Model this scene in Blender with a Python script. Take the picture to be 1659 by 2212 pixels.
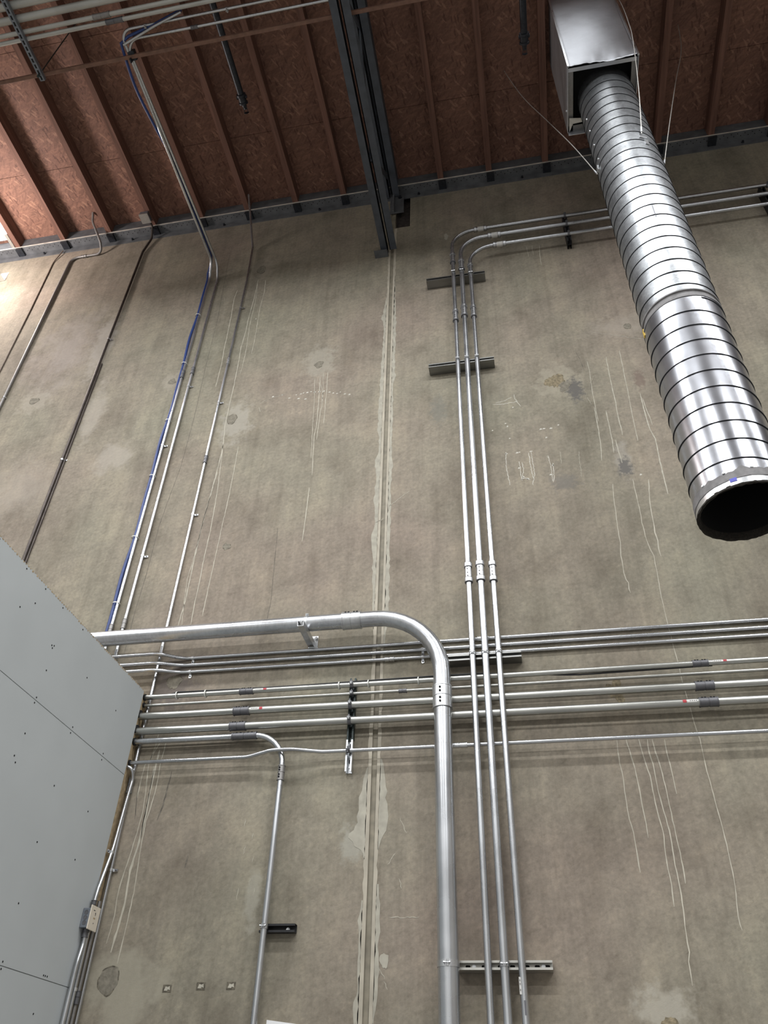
import bpy, math, random
from mathutils import Vector, Matrix

random.seed(7)
for o in list(bpy.data.objects):
    bpy.data.objects.remove(o)
scene = bpy.context.scene
col = scene.collection
PI = math.pi

# ------------------------------------------------------------------ camera
CAM = Vector((0.0, -4.5, 1.6))
YAW, PITCH, ROLL, FOCAL = -0.2040506, 0.6795690, 0.0339587, 1688.75      # focal length in pixels of a 1659 px wide frame
fwd = Vector((math.sin(YAW) * math.cos(PITCH), math.cos(YAW) * math.cos(PITCH), math.sin(PITCH)))
rgt = Vector((math.cos(YAW), -math.sin(YAW), 0.0))
upv = rgt.cross(fwd)
r2 = rgt * math.cos(ROLL) + upv * math.sin(ROLL)
u2 = upv * math.cos(ROLL) - rgt * math.sin(ROLL)
cd = bpy.data.cameras.new('camera')
cd.sensor_fit = 'HORIZONTAL'
cd.sensor_width = 36.0
cd.lens = FOCAL / 1659.0 * 36.0
cd.clip_start = 0.05
cam = bpy.data.objects.new('camera', cd)
col.objects.link(cam)
m = Matrix((r2, u2, -fwd)).transposed().to_4x4()
m.translation = CAM
cam.matrix_world = m
scene.camera = cam

# ------------------------------------------------------------------ world, lights, exposure
world = bpy.data.worlds.new('world')
scene.world = world
world.use_nodes = True
bg = world.node_tree.nodes['Background']
bg.inputs[0].default_value = (0.86, 0.92, 1.0, 1)
bg.inputs[1].default_value = 0.03

def area(name, loc, size, power, colr=(1, 1, 1), rot=(0, 0, 0)):
    l = bpy.data.lights.new(name, 'AREA')
    l.shape = 'RECTANGLE'
    l.size, l.size_y = size
    l.energy = power
    l.color = colr
    o = bpy.data.objects.new(name, l)
    o.location = loc
    o.rotation_euler = rot
    col.objects.link(o)
    return o

# rows of LED high-bay lamps hung below the joists, behind and above the camera's view
for lx in (-8.4, -5.6, -2.8, 0.0, 2.8, 5.6):
    area('high_bay_light', (lx, -3.10, 8.72), (2.3, 0.22), 160, (0.97, 0.985, 1.0))
for ly in (-6.7, -11.5):
    for lx in (-7.0, -1.6, 3.8):
        area('high_bay_light', (lx, ly, 8.72), (2.3, 0.30), 360, (0.97, 0.985, 1.0))
# lamp hung near the wall beyond the left edge, beside the roof light
lp = bpy.data.lights.new('side_lamp', 'POINT')
lp.energy = 175
lp.shadow_soft_size = 0.18
lp.color = (1.0, 0.90, 0.86)
lo = bpy.data.objects.new('side_lamp', lp)
lo.location = (-5.62, -0.72, 9.0)
col.objects.link(lo)

vs = scene.view_settings
vs.view_transform = 'Standard'
vs.look = 'None'
vs.gamma = 1.0
vs.use_curve_mapping = False
vs.exposure = -0.35

# ------------------------------------------------------------------ materials
MATS = {}
class N:
    """small helper around a material's node tree"""
    def __init__(self, name):
        self.mat = bpy.data.materials.new(name)
        self.mat.use_nodes = True
        self.t = self.mat.node_tree
        self.b = self.t.nodes['Principled BSDF']
        MATS[name] = self.mat
    def n(self, kind, **kw):
        x = self.t.nodes.new(kind)
        for k, v in kw.items():
            if k.startswith('i_'):
                key = k[2:]
                key = int(key) if key.isdigit() else key
                x.inputs[key].default_value = v
            else:
                setattr(x, k, v)
        return x
    def l(self, a, b):
        self.t.links.new(a, b)
    def coords(self, scale=(1, 1, 1), rot=(0, 0, 0)):
        if not hasattr(self, 'geo'):
            self.geo = self.n('ShaderNodeNewGeometry')
        src = self.geo.outputs['Position']
        if any(rot):                             # turn first, stretch afterwards
            mr = self.n('ShaderNodeMapping')
            mr.inputs['Rotation'].default_value = rot
            self.l(src, mr.inputs['Vector'])
            src = mr.outputs['Vector']
        mp = self.n('ShaderNodeMapping')
        mp.inputs['Scale'].default_value = scale
        self.l(src, mp.inputs['Vector'])
        return mp.outputs['Vector']
    def noise(self, vec, scale, detail=4, rough=0.55):
        x = self.n('ShaderNodeTexNoise')
        x.inputs['Scale'].default_value = scale
        x.inputs['Detail'].default_value = detail
        x.inputs['Roughness'].default_value = rough
        self.l(vec, x.inputs['Vector'])
        return x.outputs['Fac']
    def ramp(self, fac, stops):
        x = self.n('ShaderNodeValToRGB')
        el = x.color_ramp.elements
        while len(el) > 1:
            el.remove(el[-1])
        el[0].position = stops[0][0]
        el[0].color = tuple(stops[0][1]) + (1,)
        for p, c in stops[1:]:
            e = el.new(p)
            e.color = tuple(c) + (1,)
        self.l(fac, x.inputs['Fac'])
        return x.outputs['Color']
    def mix(self, fac, a, b, mode='MIX'):
        x = self.n('ShaderNodeMix', data_type='RGBA', blend_type=mode)
        for s, v in ((x.inputs[0], fac), (x.inputs[6], a), (x.inputs[7], b)):
            if isinstance(v, (int, float)):
                s.default_value = v
            elif isinstance(v, tuple):
                s.default_value = v + (1,) if len(v) == 3 else v
            else:
                self.l(v, s)
        return x.outputs[2]
    def math(self, op, a, b=0.0, clamp=False):
        x = self.n('ShaderNodeMath', operation=op, use_clamp=clamp)
        for s, v in ((x.inputs[0], a), (x.inputs[1], b)):
            if isinstance(v, (int, float)):
                s.default_value = v
            else:
                self.l(v, s)
        return x.outputs[0]
    def bump(self, h, strength, dist=0.01):
        x = self.n('ShaderNodeBump')
        x.inputs['Strength'].default_value = strength
        x.inputs['Distance'].default_value = dist
        self.l(h, x.inputs['Height'])
        self.l(x.outputs['Normal'], self.b.inputs['Normal'])
    def base(self, c):
        if isinstance(c, tuple):
            self.b.inputs['Base Color'].default_value = c + (1,)
        else:
            self.l(c, self.b.inputs['Base Color'])
    def set(self, rough=None, metal=None, spec=None):
        if rough is not None:
            if isinstance(rough, (int, float)):
                self.b.inputs['Roughness'].default_value = rough
            else:
                self.l(rough, self.b.inputs['Roughness'])
        if metal is not None:
            self.b.inputs['Metallic'].default_value = metal
        if spec is not None:
            self.b.inputs['Specular IOR Level'].default_value = spec

def mat_simple(name, c, rough=0.6, metal=0.0, var=0.12, scale=30, bump=0.0, spec=None):
    q = N(name)
    f = q.noise(q.coords(), scale, 2)
    lo = tuple(x * (1 - var) for x in c)
    hi = tuple(min(1, x * (1 + var)) for x in c)
    q.base(q.ramp(f, [(0.3, lo), (0.7, hi)]))
    q.set(rough, metal, spec)
    if bump:
        q.bump(f, bump, 0.004)
    return q.mat

# stains of the concrete: x, z, half width, half height, colour, strength, noise scale
STAINS = [
    (-2.35, 8.80, .15, .22, (.30, .27, .22), .55, 9), (-1.58, 7.15, .17, .26, (.44, .41, .34), .6, 11),
    (-2.30, 6.50, .17, .28, (.44, .41, .35), .75, 10), (-3.02, 7.15, .12, .14, (.42, .38, .31), .6, 12), (-4.44, 7.12, .17, .18, (.44, .40, .33), .6, 12),
    (0.49, 6.52, .20, .22, (.44, .40, .31), .6, 12), (1.10, 7.12, .34, .17, (.42, .37, .31), .65, 9),
    (-2.27, 2.20, .27, .22, (.40, .37, .29), .85, 7), (0.50, 2.13, .16, .10, (.45, .42, .35), .9, 14),
    (-1.60, 2.64, .05, .17, (.42, .40, .33), .7, 14), (-1.06, 2.92, .07, .13, (.42, .41, .35), .7, 14),
    (-2.34, 3.98, .17, .20, (.13, .11, .10), .75, 10), (0.87, 5.60, .07, .19, (.45, .42, .37), .5, 14),
    (0.62, 6.41, .075, .16, (.115, .108, .100), .9, 26), (0.87, 5.52, .06, .11, (.11, .104, .098), .85, 24),
    (1.13, 6.44, .05, .13, (.15, .11, .09), .7, 22), (0.42, 5.43, .12, .09, (.16, .15, .135), .6, 24),
    (-0.50, 6.35, .08, .18, (.15, .15, .13), .5, 26), (-4.3, 7.9, .45, .7, (.46, .41, .37), .55, 3),
    (-3.92, 7.9, .12, .55, (.46, .42, .37), .5, 5), (-3.74, 6.85, .12, .40, (.46, .42, .36), .55, 5), (-3.38, 6.22, .20, .20, (.46, .42, .36), .6, 5),
    (-4.2, 5.95, .4, .4, (.42, .38, .32), .5, 4),
]

def build_concrete(name, stains):
    q = N(name)
    c1 = q.coords()
    big = q.noise(c1, 0.55, 2, 0.6)
    mid = q.noise(q.coords((1, 1, 0.6)), 2.6, 4, 0.65)
    fine = q.noise(c1, 42, 2, 0.6)
    trow = q.noise(q.coords((1, 1, 1.5), (0, 0.3, 0)), 5.0, 4, 0.68)
    base = q.ramp(big, [(0.32, (.236, .194, .158)), (0.5, (.238, .210, .164)), (0.68, (.224, .210, .160))])
    mott = q.ramp(mid, [(0.28, (.66, .64, .62)), (0.5, (1, 1, 1)), (0.72, (1.26, 1.24, 1.2))])
    cc = q.mix(0.85, base, mott, 'MULTIPLY')
    run = q.noise(q.coords((9, 1, 0.35)), 1.6, 3, 0.7)
    cc = q.mix(0.6, cc, q.ramp(run, [(0.30, (.80, .79, .78)), (0.5, (1, 1, 1)), (0.72, (1.12, 1.12, 1.1))]), 'MULTIPLY')
    scuff = q.noise(q.coords((1, 1, 1.8), (0, .5, 0)), 14, 4, 0.78)
    cc = q.mix(0.7, cc, q.ramp(scuff, [(0.30, (.74, .73, .72)), (0.47, (1, 1, 1)), (0.56, (1, 1, 1)), (0.72, (1.3, 1.28, 1.24))]), 'MULTIPLY')
    tr = q.ramp(trow, [(0.30, (.80, .79, .79)), (0.5, (1, 1, 1)), (0.70, (1.16, 1.15, 1.13))])
    cc = q.mix(0.7, cc, tr, 'MULTIPLY')
    fi = q.ramp(fine, [(0.3, (.82, .82, .82)), (0.7, (1.15, 1.15, 1.15))])
    cc = q.mix(0.7, cc, fi, 'MULTIPLY')
    warps = {}
    for (x, z, rx, rz, colr, st, ns) in stains:
        if colr[0] > .3:
            colr, st = tuple(v * .82 for v in colr), st * .8
        ns = 5 if ns < 8 else (11 if ns < 18 else 24)
        if ns not in warps:
            warps[ns] = q.math('MULTIPLY', q.math('SUBTRACT', q.noise(c1, ns, 3, 0.7), 0.5), 2.6)
        va = q.n('ShaderNodeVectorMath', operation='MULTIPLY_ADD')
        va.inputs[1].default_value = (1 / rx, 0, 1 / rz)
        va.inputs[2].default_value = (-x / rx, 0, -z / rz)
        q.l(q.geo.outputs['Position'], va.inputs[0])
        ln = q.n('ShaderNodeVectorMath', operation='LENGTH')
        q.l(va.outputs[0], ln.inputs[0])
        k = 1.9 if rx < .3 else 1.1
        mr = q.n('ShaderNodeMapRange')
        mr.inputs['From Min'].default_value, mr.inputs['From Max'].default_value = 1.05 - 1 / k, 1.05
        mr.inputs['To Min'].default_value, mr.inputs['To Max'].default_value = st, 0.0
        q.l(q.math('ADD', ln.outputs['Value'], warps[ns]), mr.inputs['Value'])
        cc = q.mix(mr.outputs[0], cc, colr)
    q.base(cc)
    q.set(0.82, 0.0, 0.3)
    q.bump(scuff, 0.30, 0.006)
    return q.mat
build_concrete('tilt_up_concrete', [s for s in STAINS if s[0] < -.93])
build_concrete('tilt_up_concrete_right', [s for s in STAINS if s[0] > -.93])

def build_galv(name, axis, c=(.58, .595, .615), rough=(.20, .36), metal=0.92):
    q = N(name)
    s = [60, 60, 60]
    if axis is not None:
        s[axis] = 1.6
    v = q.coords(tuple(s))
    f = q.noise(v, 1.0, 4, 0.6)
    g = q.noise(q.coords(), 4, 3, 0.6)
    lo = tuple(x * 0.72 for x in c)
    cc = q.mix(0.5, q.ramp(f, [(0.3, lo), (0.62, c)]), q.ramp(g, [(0.3, lo), (0.6, c)]))
    q.base(cc)
    r = q.n('ShaderNodeMapRange')
    r.inputs['To Min'].default_value, r.inputs['To Max'].default_value = rough
    q.l(g, r.inputs['Value'])
    q.set(r.outputs[0], metal)
    return q.mat
build_galv('galvanised_vertical', 2)
build_galv('galvanised_horizontal', 0)
build_galv('galvanised_old', 0, (.47, .47, .44), (.26, .42), .92)
build_galv('rack_zinc', 0, (.50, .50, .47), (.4, .6), .35)
build_galv('strut_dark', 0, (.26, .26, .25), (.3, .45), .85)
build_galv('galvanised_depth', 1, (.50, .50, .49), (.30, .50), .85)
build_galv('galvanised_bright', None, (.78, .80, .82), (.20, .38), .95)
build_galv('galvanised_fitting', None, (.62, .63, .64), (.25, .45), .95)
build_galv('galvanised_weathered', None, (.30, .29, .28), (.40, .6), .7)
build_galv('strut_zinc', 0, (.55, .54, .50), (.30, .45), .85)
build_galv('dull_fitting', None, (.16, .16, .17), (.40, .6), .6)

def build_spangle(name, c, roughs, scale, contrast, bump=.05):
    q = N(name)
    v = q.n('ShaderNodeTexVoronoi')
    v.inputs['Scale'].default_value = scale
    q.l(q.coords(), v.inputs['Vector'])
    g = q.noise(q.coords(), 7, 6, 0.7)
    lo = tuple(x * (1 - contrast) for x in c)
    cc = q.mix(0.5, q.mix(v.outputs['Color'], lo, c), q.ramp(g, [(0.35, lo), (0.6, c)]))
    q.base(cc)
    r = q.n('ShaderNodeMapRange')
    r.inputs['To Min'].default_value, r.inputs['To Max'].default_value = roughs
    q.l(g, r.inputs['Value'])
    q.set(r.outputs[0], 0.9)
    if bump:
        q.bump(g, bump, 0.01)
    return q.mat
build_spangle('spangled_duct', (.38, .395, .41), (.30, .44), 70, .5)
build_spangle('smooth_duct', (.37, .38, .405), (.20, .30), 20, .14, 0)
build_spangle('sheet_metal', (.66, .68, .72), (.34, .5), 18, .14)

def build_osb():
    q = N('oriented_strand_board')
    fl = []
    nz = q.n('ShaderNodeTexNoise')
    nz.inputs['Scale'].default_value = 2.2
    nz.inputs['Detail'].default_value = 1.0
    q.l(q.coords(), nz.inputs['Vector'])
    for ang, sx, sy in ((0.9, 15, 56), (0.25, 16, 60), (-0.95, 16, 58), (1.75, 18, 66)):
        v = q.n('ShaderNodeTexVoronoi')
        v.inputs['Scale'].default_value = 1.0
        wv = q.n('ShaderNodeVectorMath', operation='ADD')
        q.l(q.coords((sx, sy, 0.0), (0, 0, ang)), wv.inputs[0])
        q.l(nz.outputs['Color'], wv.inputs[1])
        q.l(wv.outputs[0], v.inputs['Vector'])
        s = q.n('ShaderNodeSeparateColor')
        q.l(v.outputs['Color'], s.inputs[0])
        fl.append(s.outputs[0])
    big = q.noise(q.coords(), 1.1, 2)
    fine = q.noise(q.coords(), 60, 1)
    cc = q.ramp(fl[0], [(0.0, (.150, .078, .056)), (0.5, (.180, .094, .067)), (1.0, (.210, .110, .078))])
    cc = q.mix(q.math('MULTIPLY', q.math('GREATER_THAN', fl[1], .72), .40), cc, (.27, .140, .095))
    cc = q.mix(q.math('MULTIPLY', q.math('GREATER_THAN', fl[2], .93), .5), cc, (.36, .205, .140))
    cc = q.mix(q.math('MULTIPLY', q.math('GREATER_THAN', fl[3], .94), .6), cc, (.075, .034, .026))
    cc = q.mix(0.8, cc, q.ramp(big, [(0.3, (.80, .78, .80)), (0.7, (1.15, 1.12, 1.1))]), 'MULTIPLY')
    cc = q.mix(0.5, cc, q.ramp(fine, [(0.3, (.78, .78, .78)), (0.7, (1.15, 1.15, 1.15))]), 'MULTIPLY')
    q.base(cc)
    q.set(0.72, 0, 0.3)
build_osb()

def build_wood(name, c, axis):
    q = N(name)
    s = [45, 45, 45]
    s[axis] = 1.8
    f = q.noise(q.coords(tuple(s)), 1.0, 6, 0.6)
    q.base(q.ramp(f, [(0.3, tuple(x * .62 for x in c)), (0.55, c), (0.72, tuple(x * 1.25 for x in c))]))
    q.set(0.75, 0, 0.25)
    q.bump(f, 0.15, 0.004)
build_wood('joist_timber', (.160, .082, .060), 1)
build_wood('blocking_timber', (.26, .13, .08), 0)

mat_simple('girder_paint', (.052, .060, .074), .55, 0, .2, 12)
mat_simple('ledger_paint', (.098, .102, .108), .6, 0, .25, 9)
mat_simple('ledger_edge', (.62, .58, .52), .5, 0.3, .2, 14)
mat_simple('primer_red', (.17, .090, .062), .65, 0, .2, 16)
mat_simple('black_iron', (.022, .025, .032), .42, 0.4, .3, 40)
mat_simple('dark_hole', (.006, .006, .007), .9, 0, .1, 30)
mat_simple('duct_lining', (.0015, .0015, .0015), 1.0, 0, .3, 60)
mat_simple('lining_fibre', (.016, .013, .009), .95, 0, .5, 90, .6)
mat_simple('gasket_grey', (.17, .165, .165), .7, 0, .2, 30)
mat_simple('gypsum_paper', (.445, .472, .478), .75, 0, .035, 2.2)
mat_simple('gypsum_joint', (.27, .285, .285), .8, 0, .1, 20)
mat_simple('raw_edge', (.36, .275, .165), .85, 0, .3, 40, .3)
mat_simple('joint_sealant', (.205, .182, .135), .7, 0, .25, 14, .2)
mat_simple('sealant_smear', (.370, .335, .268), .75, 0, .14, 9)
mat_simple('grey_putty', (.335, .315, .258), .8, 0, .16, 16)
mat_simple('paint_run', (.43, .400, .325), .7, 0, .15, 16)
mat_simple('chalk_mark', (.52, .50, .44), .85, 0, .15, 30)
mat_simple('faint_mark', (.42, .395, .325), .85, 0, .15, 30)
mat_simple('patch_mortar', (.190, .172, .135), .9, 0, .25, 40, .6)
mat_simple('dirt_streak', (.135, .120, .098), .95, 0, .35, 30)
mat_simple('patch_edge', (.120, .105, .078), .95, 0, .5, 50)
mat_simple('bare_aggregate', (.215, .178, .115), .95, 0, .45, 45, .9)
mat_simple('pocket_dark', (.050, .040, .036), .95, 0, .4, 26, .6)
mat_simple('blue_cable', (.020, .045, .17), .45, 0, .15, 30)
mat_simple('black_cable', (.012, .012, .013), .5, 0, .2, 30)
mat_simple('cable_tie', (.62, .62, .58), .5, 0, .06, 30)
mat_simple('brown_wire', (.16, .12, .095), .6, 0, .2, 30)
mat_simple('strut_green', (.024, .036, .034), .45, 0.3, .25, 30)
mat_simple('strut_black', (.020, .020, .022), .5, 0.3, .25, 30)
mat_simple('bronze_tube', (.060, .048, .042), .42, 0.5, .25, 20)
mat_simple('cover_plate', (.66, .60, .50), .5, 0, .05, 20)
mat_simple('box_steel', (.21, .23, .26), .45, 0.6, .15, 30)
mat_simple('white_label', (.60, .59, .56), .55, 0, .05, 30)
mat_simple('red_label', (.42, .03, .04), .5, 0, .1, 30)
mat_simple('label_ink', (.05, .05, .05), .6, 0, .1, 30)
mat_simple('blue_label', (.05, .06, .42), .5, 0, .1, 30)
mat_simple('yellow_label', (.62, .42, .06), .5, 0, .1, 30)
mat_simple('white_paper', (.78, .78, .78), .7, 0, .03, 20)
mat_simple('white_wall', (.75, .75, .73), .8, 0, .05, 1.5)
mat_simple('room_wall', (.33, .31, .28), .8, 0, .12, 1.5)
mat_simple('floor_concrete', (.21, .205, .20), .6, 0, .15, 3)
mat_simple('seam_shade', (.018, .018, .020), .9, 0, .2, 30, spec=.1)  # shade along the spiral duct seam, painted into the ridge colour
mat_simple('steel_wire', (.52, .50, .46), .4, .7, .1, 30)

def emission(name, c, s):
    q = N(name)
    q.base((.8, .8, .8))
    q.b.inputs['Emission Color'].default_value = c + (1,)
    q.b.inputs['Emission Strength'].default_value = s
emission('roof_light_sheet', (.95, .98, 1.0), 3.0)

# ------------------------------------------------------------------ geometry helpers
ORIGIN = {}
def reg(o, origin):
    ORIGIN[o.name] = Vector(origin)

def thing(name, label, cat, loc, group=None, kind=None):
    o = bpy.data.objects.new(name, None)
    o.empty_display_size = 0.1
    col.objects.link(o)
    o.location = loc
    reg(o, loc)
    if label:
        o['label'] = label
    if cat:
        o['category'] = cat
    if group:
        o['group'] = group
    if kind:
        o['kind'] = kind
    return o

def add(name, vf, mat, parent=None, smooth=False, origin=None, label=None, kind=None, bevel=0.0):
    """one mesh object from world-space (verts, faces)"""
    v, f = vf
    org = ORIGIN[parent.name] if parent is not None else Vector(origin if origin is not None else (0, 0, 0))
    me = bpy.data.meshes.new(name)
    me.from_pydata([tuple(Vector(p) - org) for p in v], [], f)
    me.validate()
    me.materials.append(MATS[mat])
    if smooth:
        me.polygons.foreach_set('use_smooth', [True] * len(me.polygons))
        me.set_sharp_from_angle(angle=math.radians(40))
    o = bpy.data.objects.new(name, me)
    col.objects.link(o)
    if parent is not None:
        o.parent = parent
    else:
        o.location = org
    reg(o, org)
    if label:
        o['label'] = label
    if kind:
        o['kind'] = kind
    if bevel:
        md = o.modifiers.new('bevel', 'BEVEL')
        md.width = bevel
        md.segments = 2
        md.limit_method = 'ANGLE'
    return o

def inst(name, me, parent, loc, rot=None):
    """another piece that shares the mesh data"""
    o = bpy.data.objects.new(name, me)
    col.objects.link(o)
    o.parent = parent
    o.location = Vector(loc) - ORIGIN[parent.name]
    if rot:
        o.rotation_euler = rot
    return o

def rawmesh(name, vf, mat, smooth=False):
    me = bpy.data.meshes.new(name)
    me.from_pydata([tuple(p) for p in vf[0]], [], vf[1])
    me.materials.append(MATS[mat])
    if smooth:
        me.polygons.foreach_set('use_smooth', [True] * len(me.polygons))
        me.set_sharp_from_angle(angle=math.radians(40))
    return me

def join(*parts):
    V, F = [], []
    for v, f in parts:
        n = len(V)
        V += [tuple(p) for p in v]
        F += [tuple(i + n for i in q) for q in f]
    return V, F

def box(x0, x1, y0, y1, z0, z1):
    v = [(x, y, z) for x in (x0, x1) for y in (y0, y1) for z in (z0, z1)]
    f = [(0, 1, 3, 2), (4, 6, 7, 5), (0, 4, 5, 1), (2, 3, 7, 6), (0, 2, 6, 4), (1, 5, 7, 3)]
    return v, f

def frame_of(d):
    d = Vector(d).normalized()
    a = Vector((0, 0, 1)) if abs(d.z) < 0.9 else Vector((1, 0, 0))
    u = a.cross(d).normalized()
    return d, u, d.cross(u)

def lathe(center, axis, prof, n=20, cap=True):
    """prof = [(distance along axis, radius)]"""
    d, u, w = frame_of(axis)
    c = Vector(center)
    V, F = [], []
    for (t, r) in prof:
        for k in range(n):
            a = 2 * PI * k / n
            V.append(c + d * t + u * (r * math.cos(a)) + w * (r * math.sin(a)))
    for i in range(len(prof) - 1):
        for k in range(n):
            k2 = (k + 1) % n
            F.append((i * n + k, i * n + k2, (i + 1) * n + k2, (i + 1) * n + k))
    if cap:
        F.append(tuple(range(n - 1, -1, -1)))
        m0 = (len(prof) - 1) * n
        F.append(tuple(range(m0, m0 + n)))
    return V, F

def fillet(pts, R, n=10):
    """polyline with its corners rounded by arcs of radius R (number or list per corner)"""
    P = [Vector(p) for p in pts]
    out = [P[0]]
    for i in range(1, len(P) - 1):
        r = R[i - 1] if isinstance(R, (list, tuple)) else R
        a, b, c = P[i - 1], P[i], P[i + 1]
        d1, d2 = (a - b).normalized(), (c - b).normalized()
        ang = d1.angle(d2)
        if ang > 3.1 or r <= 0:
            out.append(b)
            continue
        t = r / math.tan(ang / 2)
        t = min(t, (a - b).length * 0.49 if i > 1 else (a - b).length * 0.98, (c - b).length * 0.49 if i < len(P) - 2 else (c - b).length * 0.98)
        rr = t * math.tan(ang / 2)
        cen = b + (d1 + d2).normalized() * (rr / math.sin(ang / 2))
        s, e = b + d1 * t - cen, b + d2 * t - cen
        tot = s.angle(e)
        ax = s.cross(e).normalized()
        for k in range(n + 1):
            out.append(cen + Matrix.Rotation(tot * k / n, 3, ax) @ s)
    out.append(P[-1])
    return out

def sweep(path, r, n=14, cap=True):
    P = [Vector(p) for p in path]
    V, F = [], []
    prev = None
    for i, p in enumerate(P):
        d = (P[min(i + 1, len(P) - 1)] - P[max(i - 1, 0)]).normalized()
        if prev is None:
            _, u, w = frame_of(d)
        else:
            u = (prev - d * prev.dot(d)).normalized()
            w = d.cross(u)
        prev = u
        rr = r[i] if isinstance(r, list) else r
        for k in range(n):
            a = 2 * PI * k / n
            V.append(p + u * (rr * math.cos(a)) + w * (rr * math.sin(a)))
    for i in range(len(P) - 1):
        for k in range(n):
            k2 = (k + 1) % n
            F.append((i * n + k, i * n + k2, (i + 1) * n + k2, (i + 1) * n + k))
    if cap:
        F.append(tuple(range(n - 1, -1, -1)))
        m0 = (len(P) - 1) * n
        F.append(tuple(range(m0, m0 + n)))
    return V, F

def extrude_poly(poly, org, eu, ev, ew, length):
    """polygon in the (eu, ev) plane pushed along ew"""
    o, eu, ev, ew = Vector(org), Vector(eu), Vector(ev), Vector(ew)
    n = len(poly)
    V = [o + eu * a + ev * b for a, b in poly] + [o + eu * a + ev * b + ew * length for a, b in poly]
    F = [tuple(range(n - 1, -1, -1)), tuple(range(n, 2 * n))]
    for i in range(n):
        j = (i + 1) % n
        F.append((i, j, n + j, n + i))
    return V, F

def coupling(parent, c, axis, r, L=0.07, mat='galvanised_fitting', screws=True, front=(0, -1, 0), style='set'):
    h = L / 2
    t = 0.004 if r < .03 else .006
    if style == 'compression':
        prof = [(-h, r + .001), (-h, r + .010), (-h * .62, r + .010), (-h * .55, r + .005), (h * .55, r + .005), (h * .62, r + .010), (h, r + .010), (h, r + .001)]
    else:
        prof = [(-h, r), (-h, r + t + .002), (-h * .90, r + t + .002), (-h * .88, r + t), (-.003, r + t), (-.002, r + t * .5), (.002, r + t * .5), (.003, r + t), (h * .88, r + t), (h * .90, r + t + .002), (h, r + t + .002), (h, r)]
    o = add('coupling', lathe(c, axis, prof, 18, False), mat, parent, True)
    if style == 'compression':
        for s in (-.58, .58, -1.02, 1.02):
            add('nut_gap', lathe(Vector(c) + Vector(axis).normalized() * (h * s), axis, [(-.0018, r), (-.0018, r + .0085), (.0018, r + .0085), (.0018, r)], 18, False), 'dull_fitting', o, True)
    if screws:
        d, f = Vector(axis).normalized(), Vector(front).normalized()
        f = (f - d * f.dot(d)).normalized()
        for s in (-.62, -.3, .3, .62):
            q = Vector(c) + d * (h * s) + f * (r + t)
            add('set_screw', lathe(q - f * .002, f, [(0, .0055 if r < .03 else .007), (.005, .0055 if r < .03 else .007), (.005, .003), (.003, .003)], 8), 'dark_hole', o)
    return o

def clamp(parent, c, axis, r, front=(0, -1, 0), mat='galvanised_fitting', w=0.022):
    d = Vector(axis).normalized()
    f = Vector(front).normalized()
    f = (f - d * f.dot(d)).normalized()
    s = d.cross(f)
    g = lathe(c, d, [(-w / 2, r + .0005), (-w / 2, r + .003), (w / 2, r + .003), (w / 2, r + .0005)], 18, False)
    o = add('pipe_clamp', g, mat, parent, True)
    C = Vector(c) + f * (r + .004)
    e = .010
    ear = []
    for sg in (-1, 1):
        a = C + s * (sg * .004)
        ear.append(extrude_poly([(-w / 2, -.004), (w / 2, -.004), (w / 2, .013), (-w / 2, .013)], a, d, f, s, .0025))
    bolt = lathe(C + f * .006 - s * .017, s, [(0, .0055), (.006, .0055), (.006, .0032), (.028, .0032), (.028, .0055), (.034, .0055)], 8)
    add('clamp_bolt', join(bolt, *ear), mat, o, False)
    return o

def strap(parent, c, axis, r, side, wall=(0, 1, 0), mat='galvanised_bright', w=0.016):
    """one-hole strap: band over the conduit, tab lying on the surface behind"""
    d, s, wv = Vector(axis).normalized(), Vector(side).normalized(), Vector(wall).normalized()
    R, ri = r + .0025, r + .0003
    C = Vector(c)
    prof = [(-R, r)] + [(R * math.cos(PI - PI * k / 12), -R * math.sin(PI - PI * k / 12)) for k in range(13)]
    prof += [(R, r - .0025), (R + .026, r - .0025), (R + .026, r), (ri, r)]
    prof += [(ri * math.cos(PI * k / 12), -ri * math.sin(PI * k / 12)) for k in range(13)] + [(-ri, r)]
    o = add('strap', extrude_poly(prof, C - d * (w / 2), s, wv, d, w), mat, parent, False)
    q = C + s * (R + .014) + wv * (r - .003)
    add('strap_screw', lathe(q, -wv, [(0, .005), (.004, .005), (.006, .002)], 8), 'dull_fitting', o)
    return o

def cable_tie(parent, c, axis, r):
    return add('cable_tie', lathe(c, axis, [(-.0035, r), (-.0035, r + .002), (.0035, r + .002), (.0035, r)], 14, False), 'cable_tie', parent, True)

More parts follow.
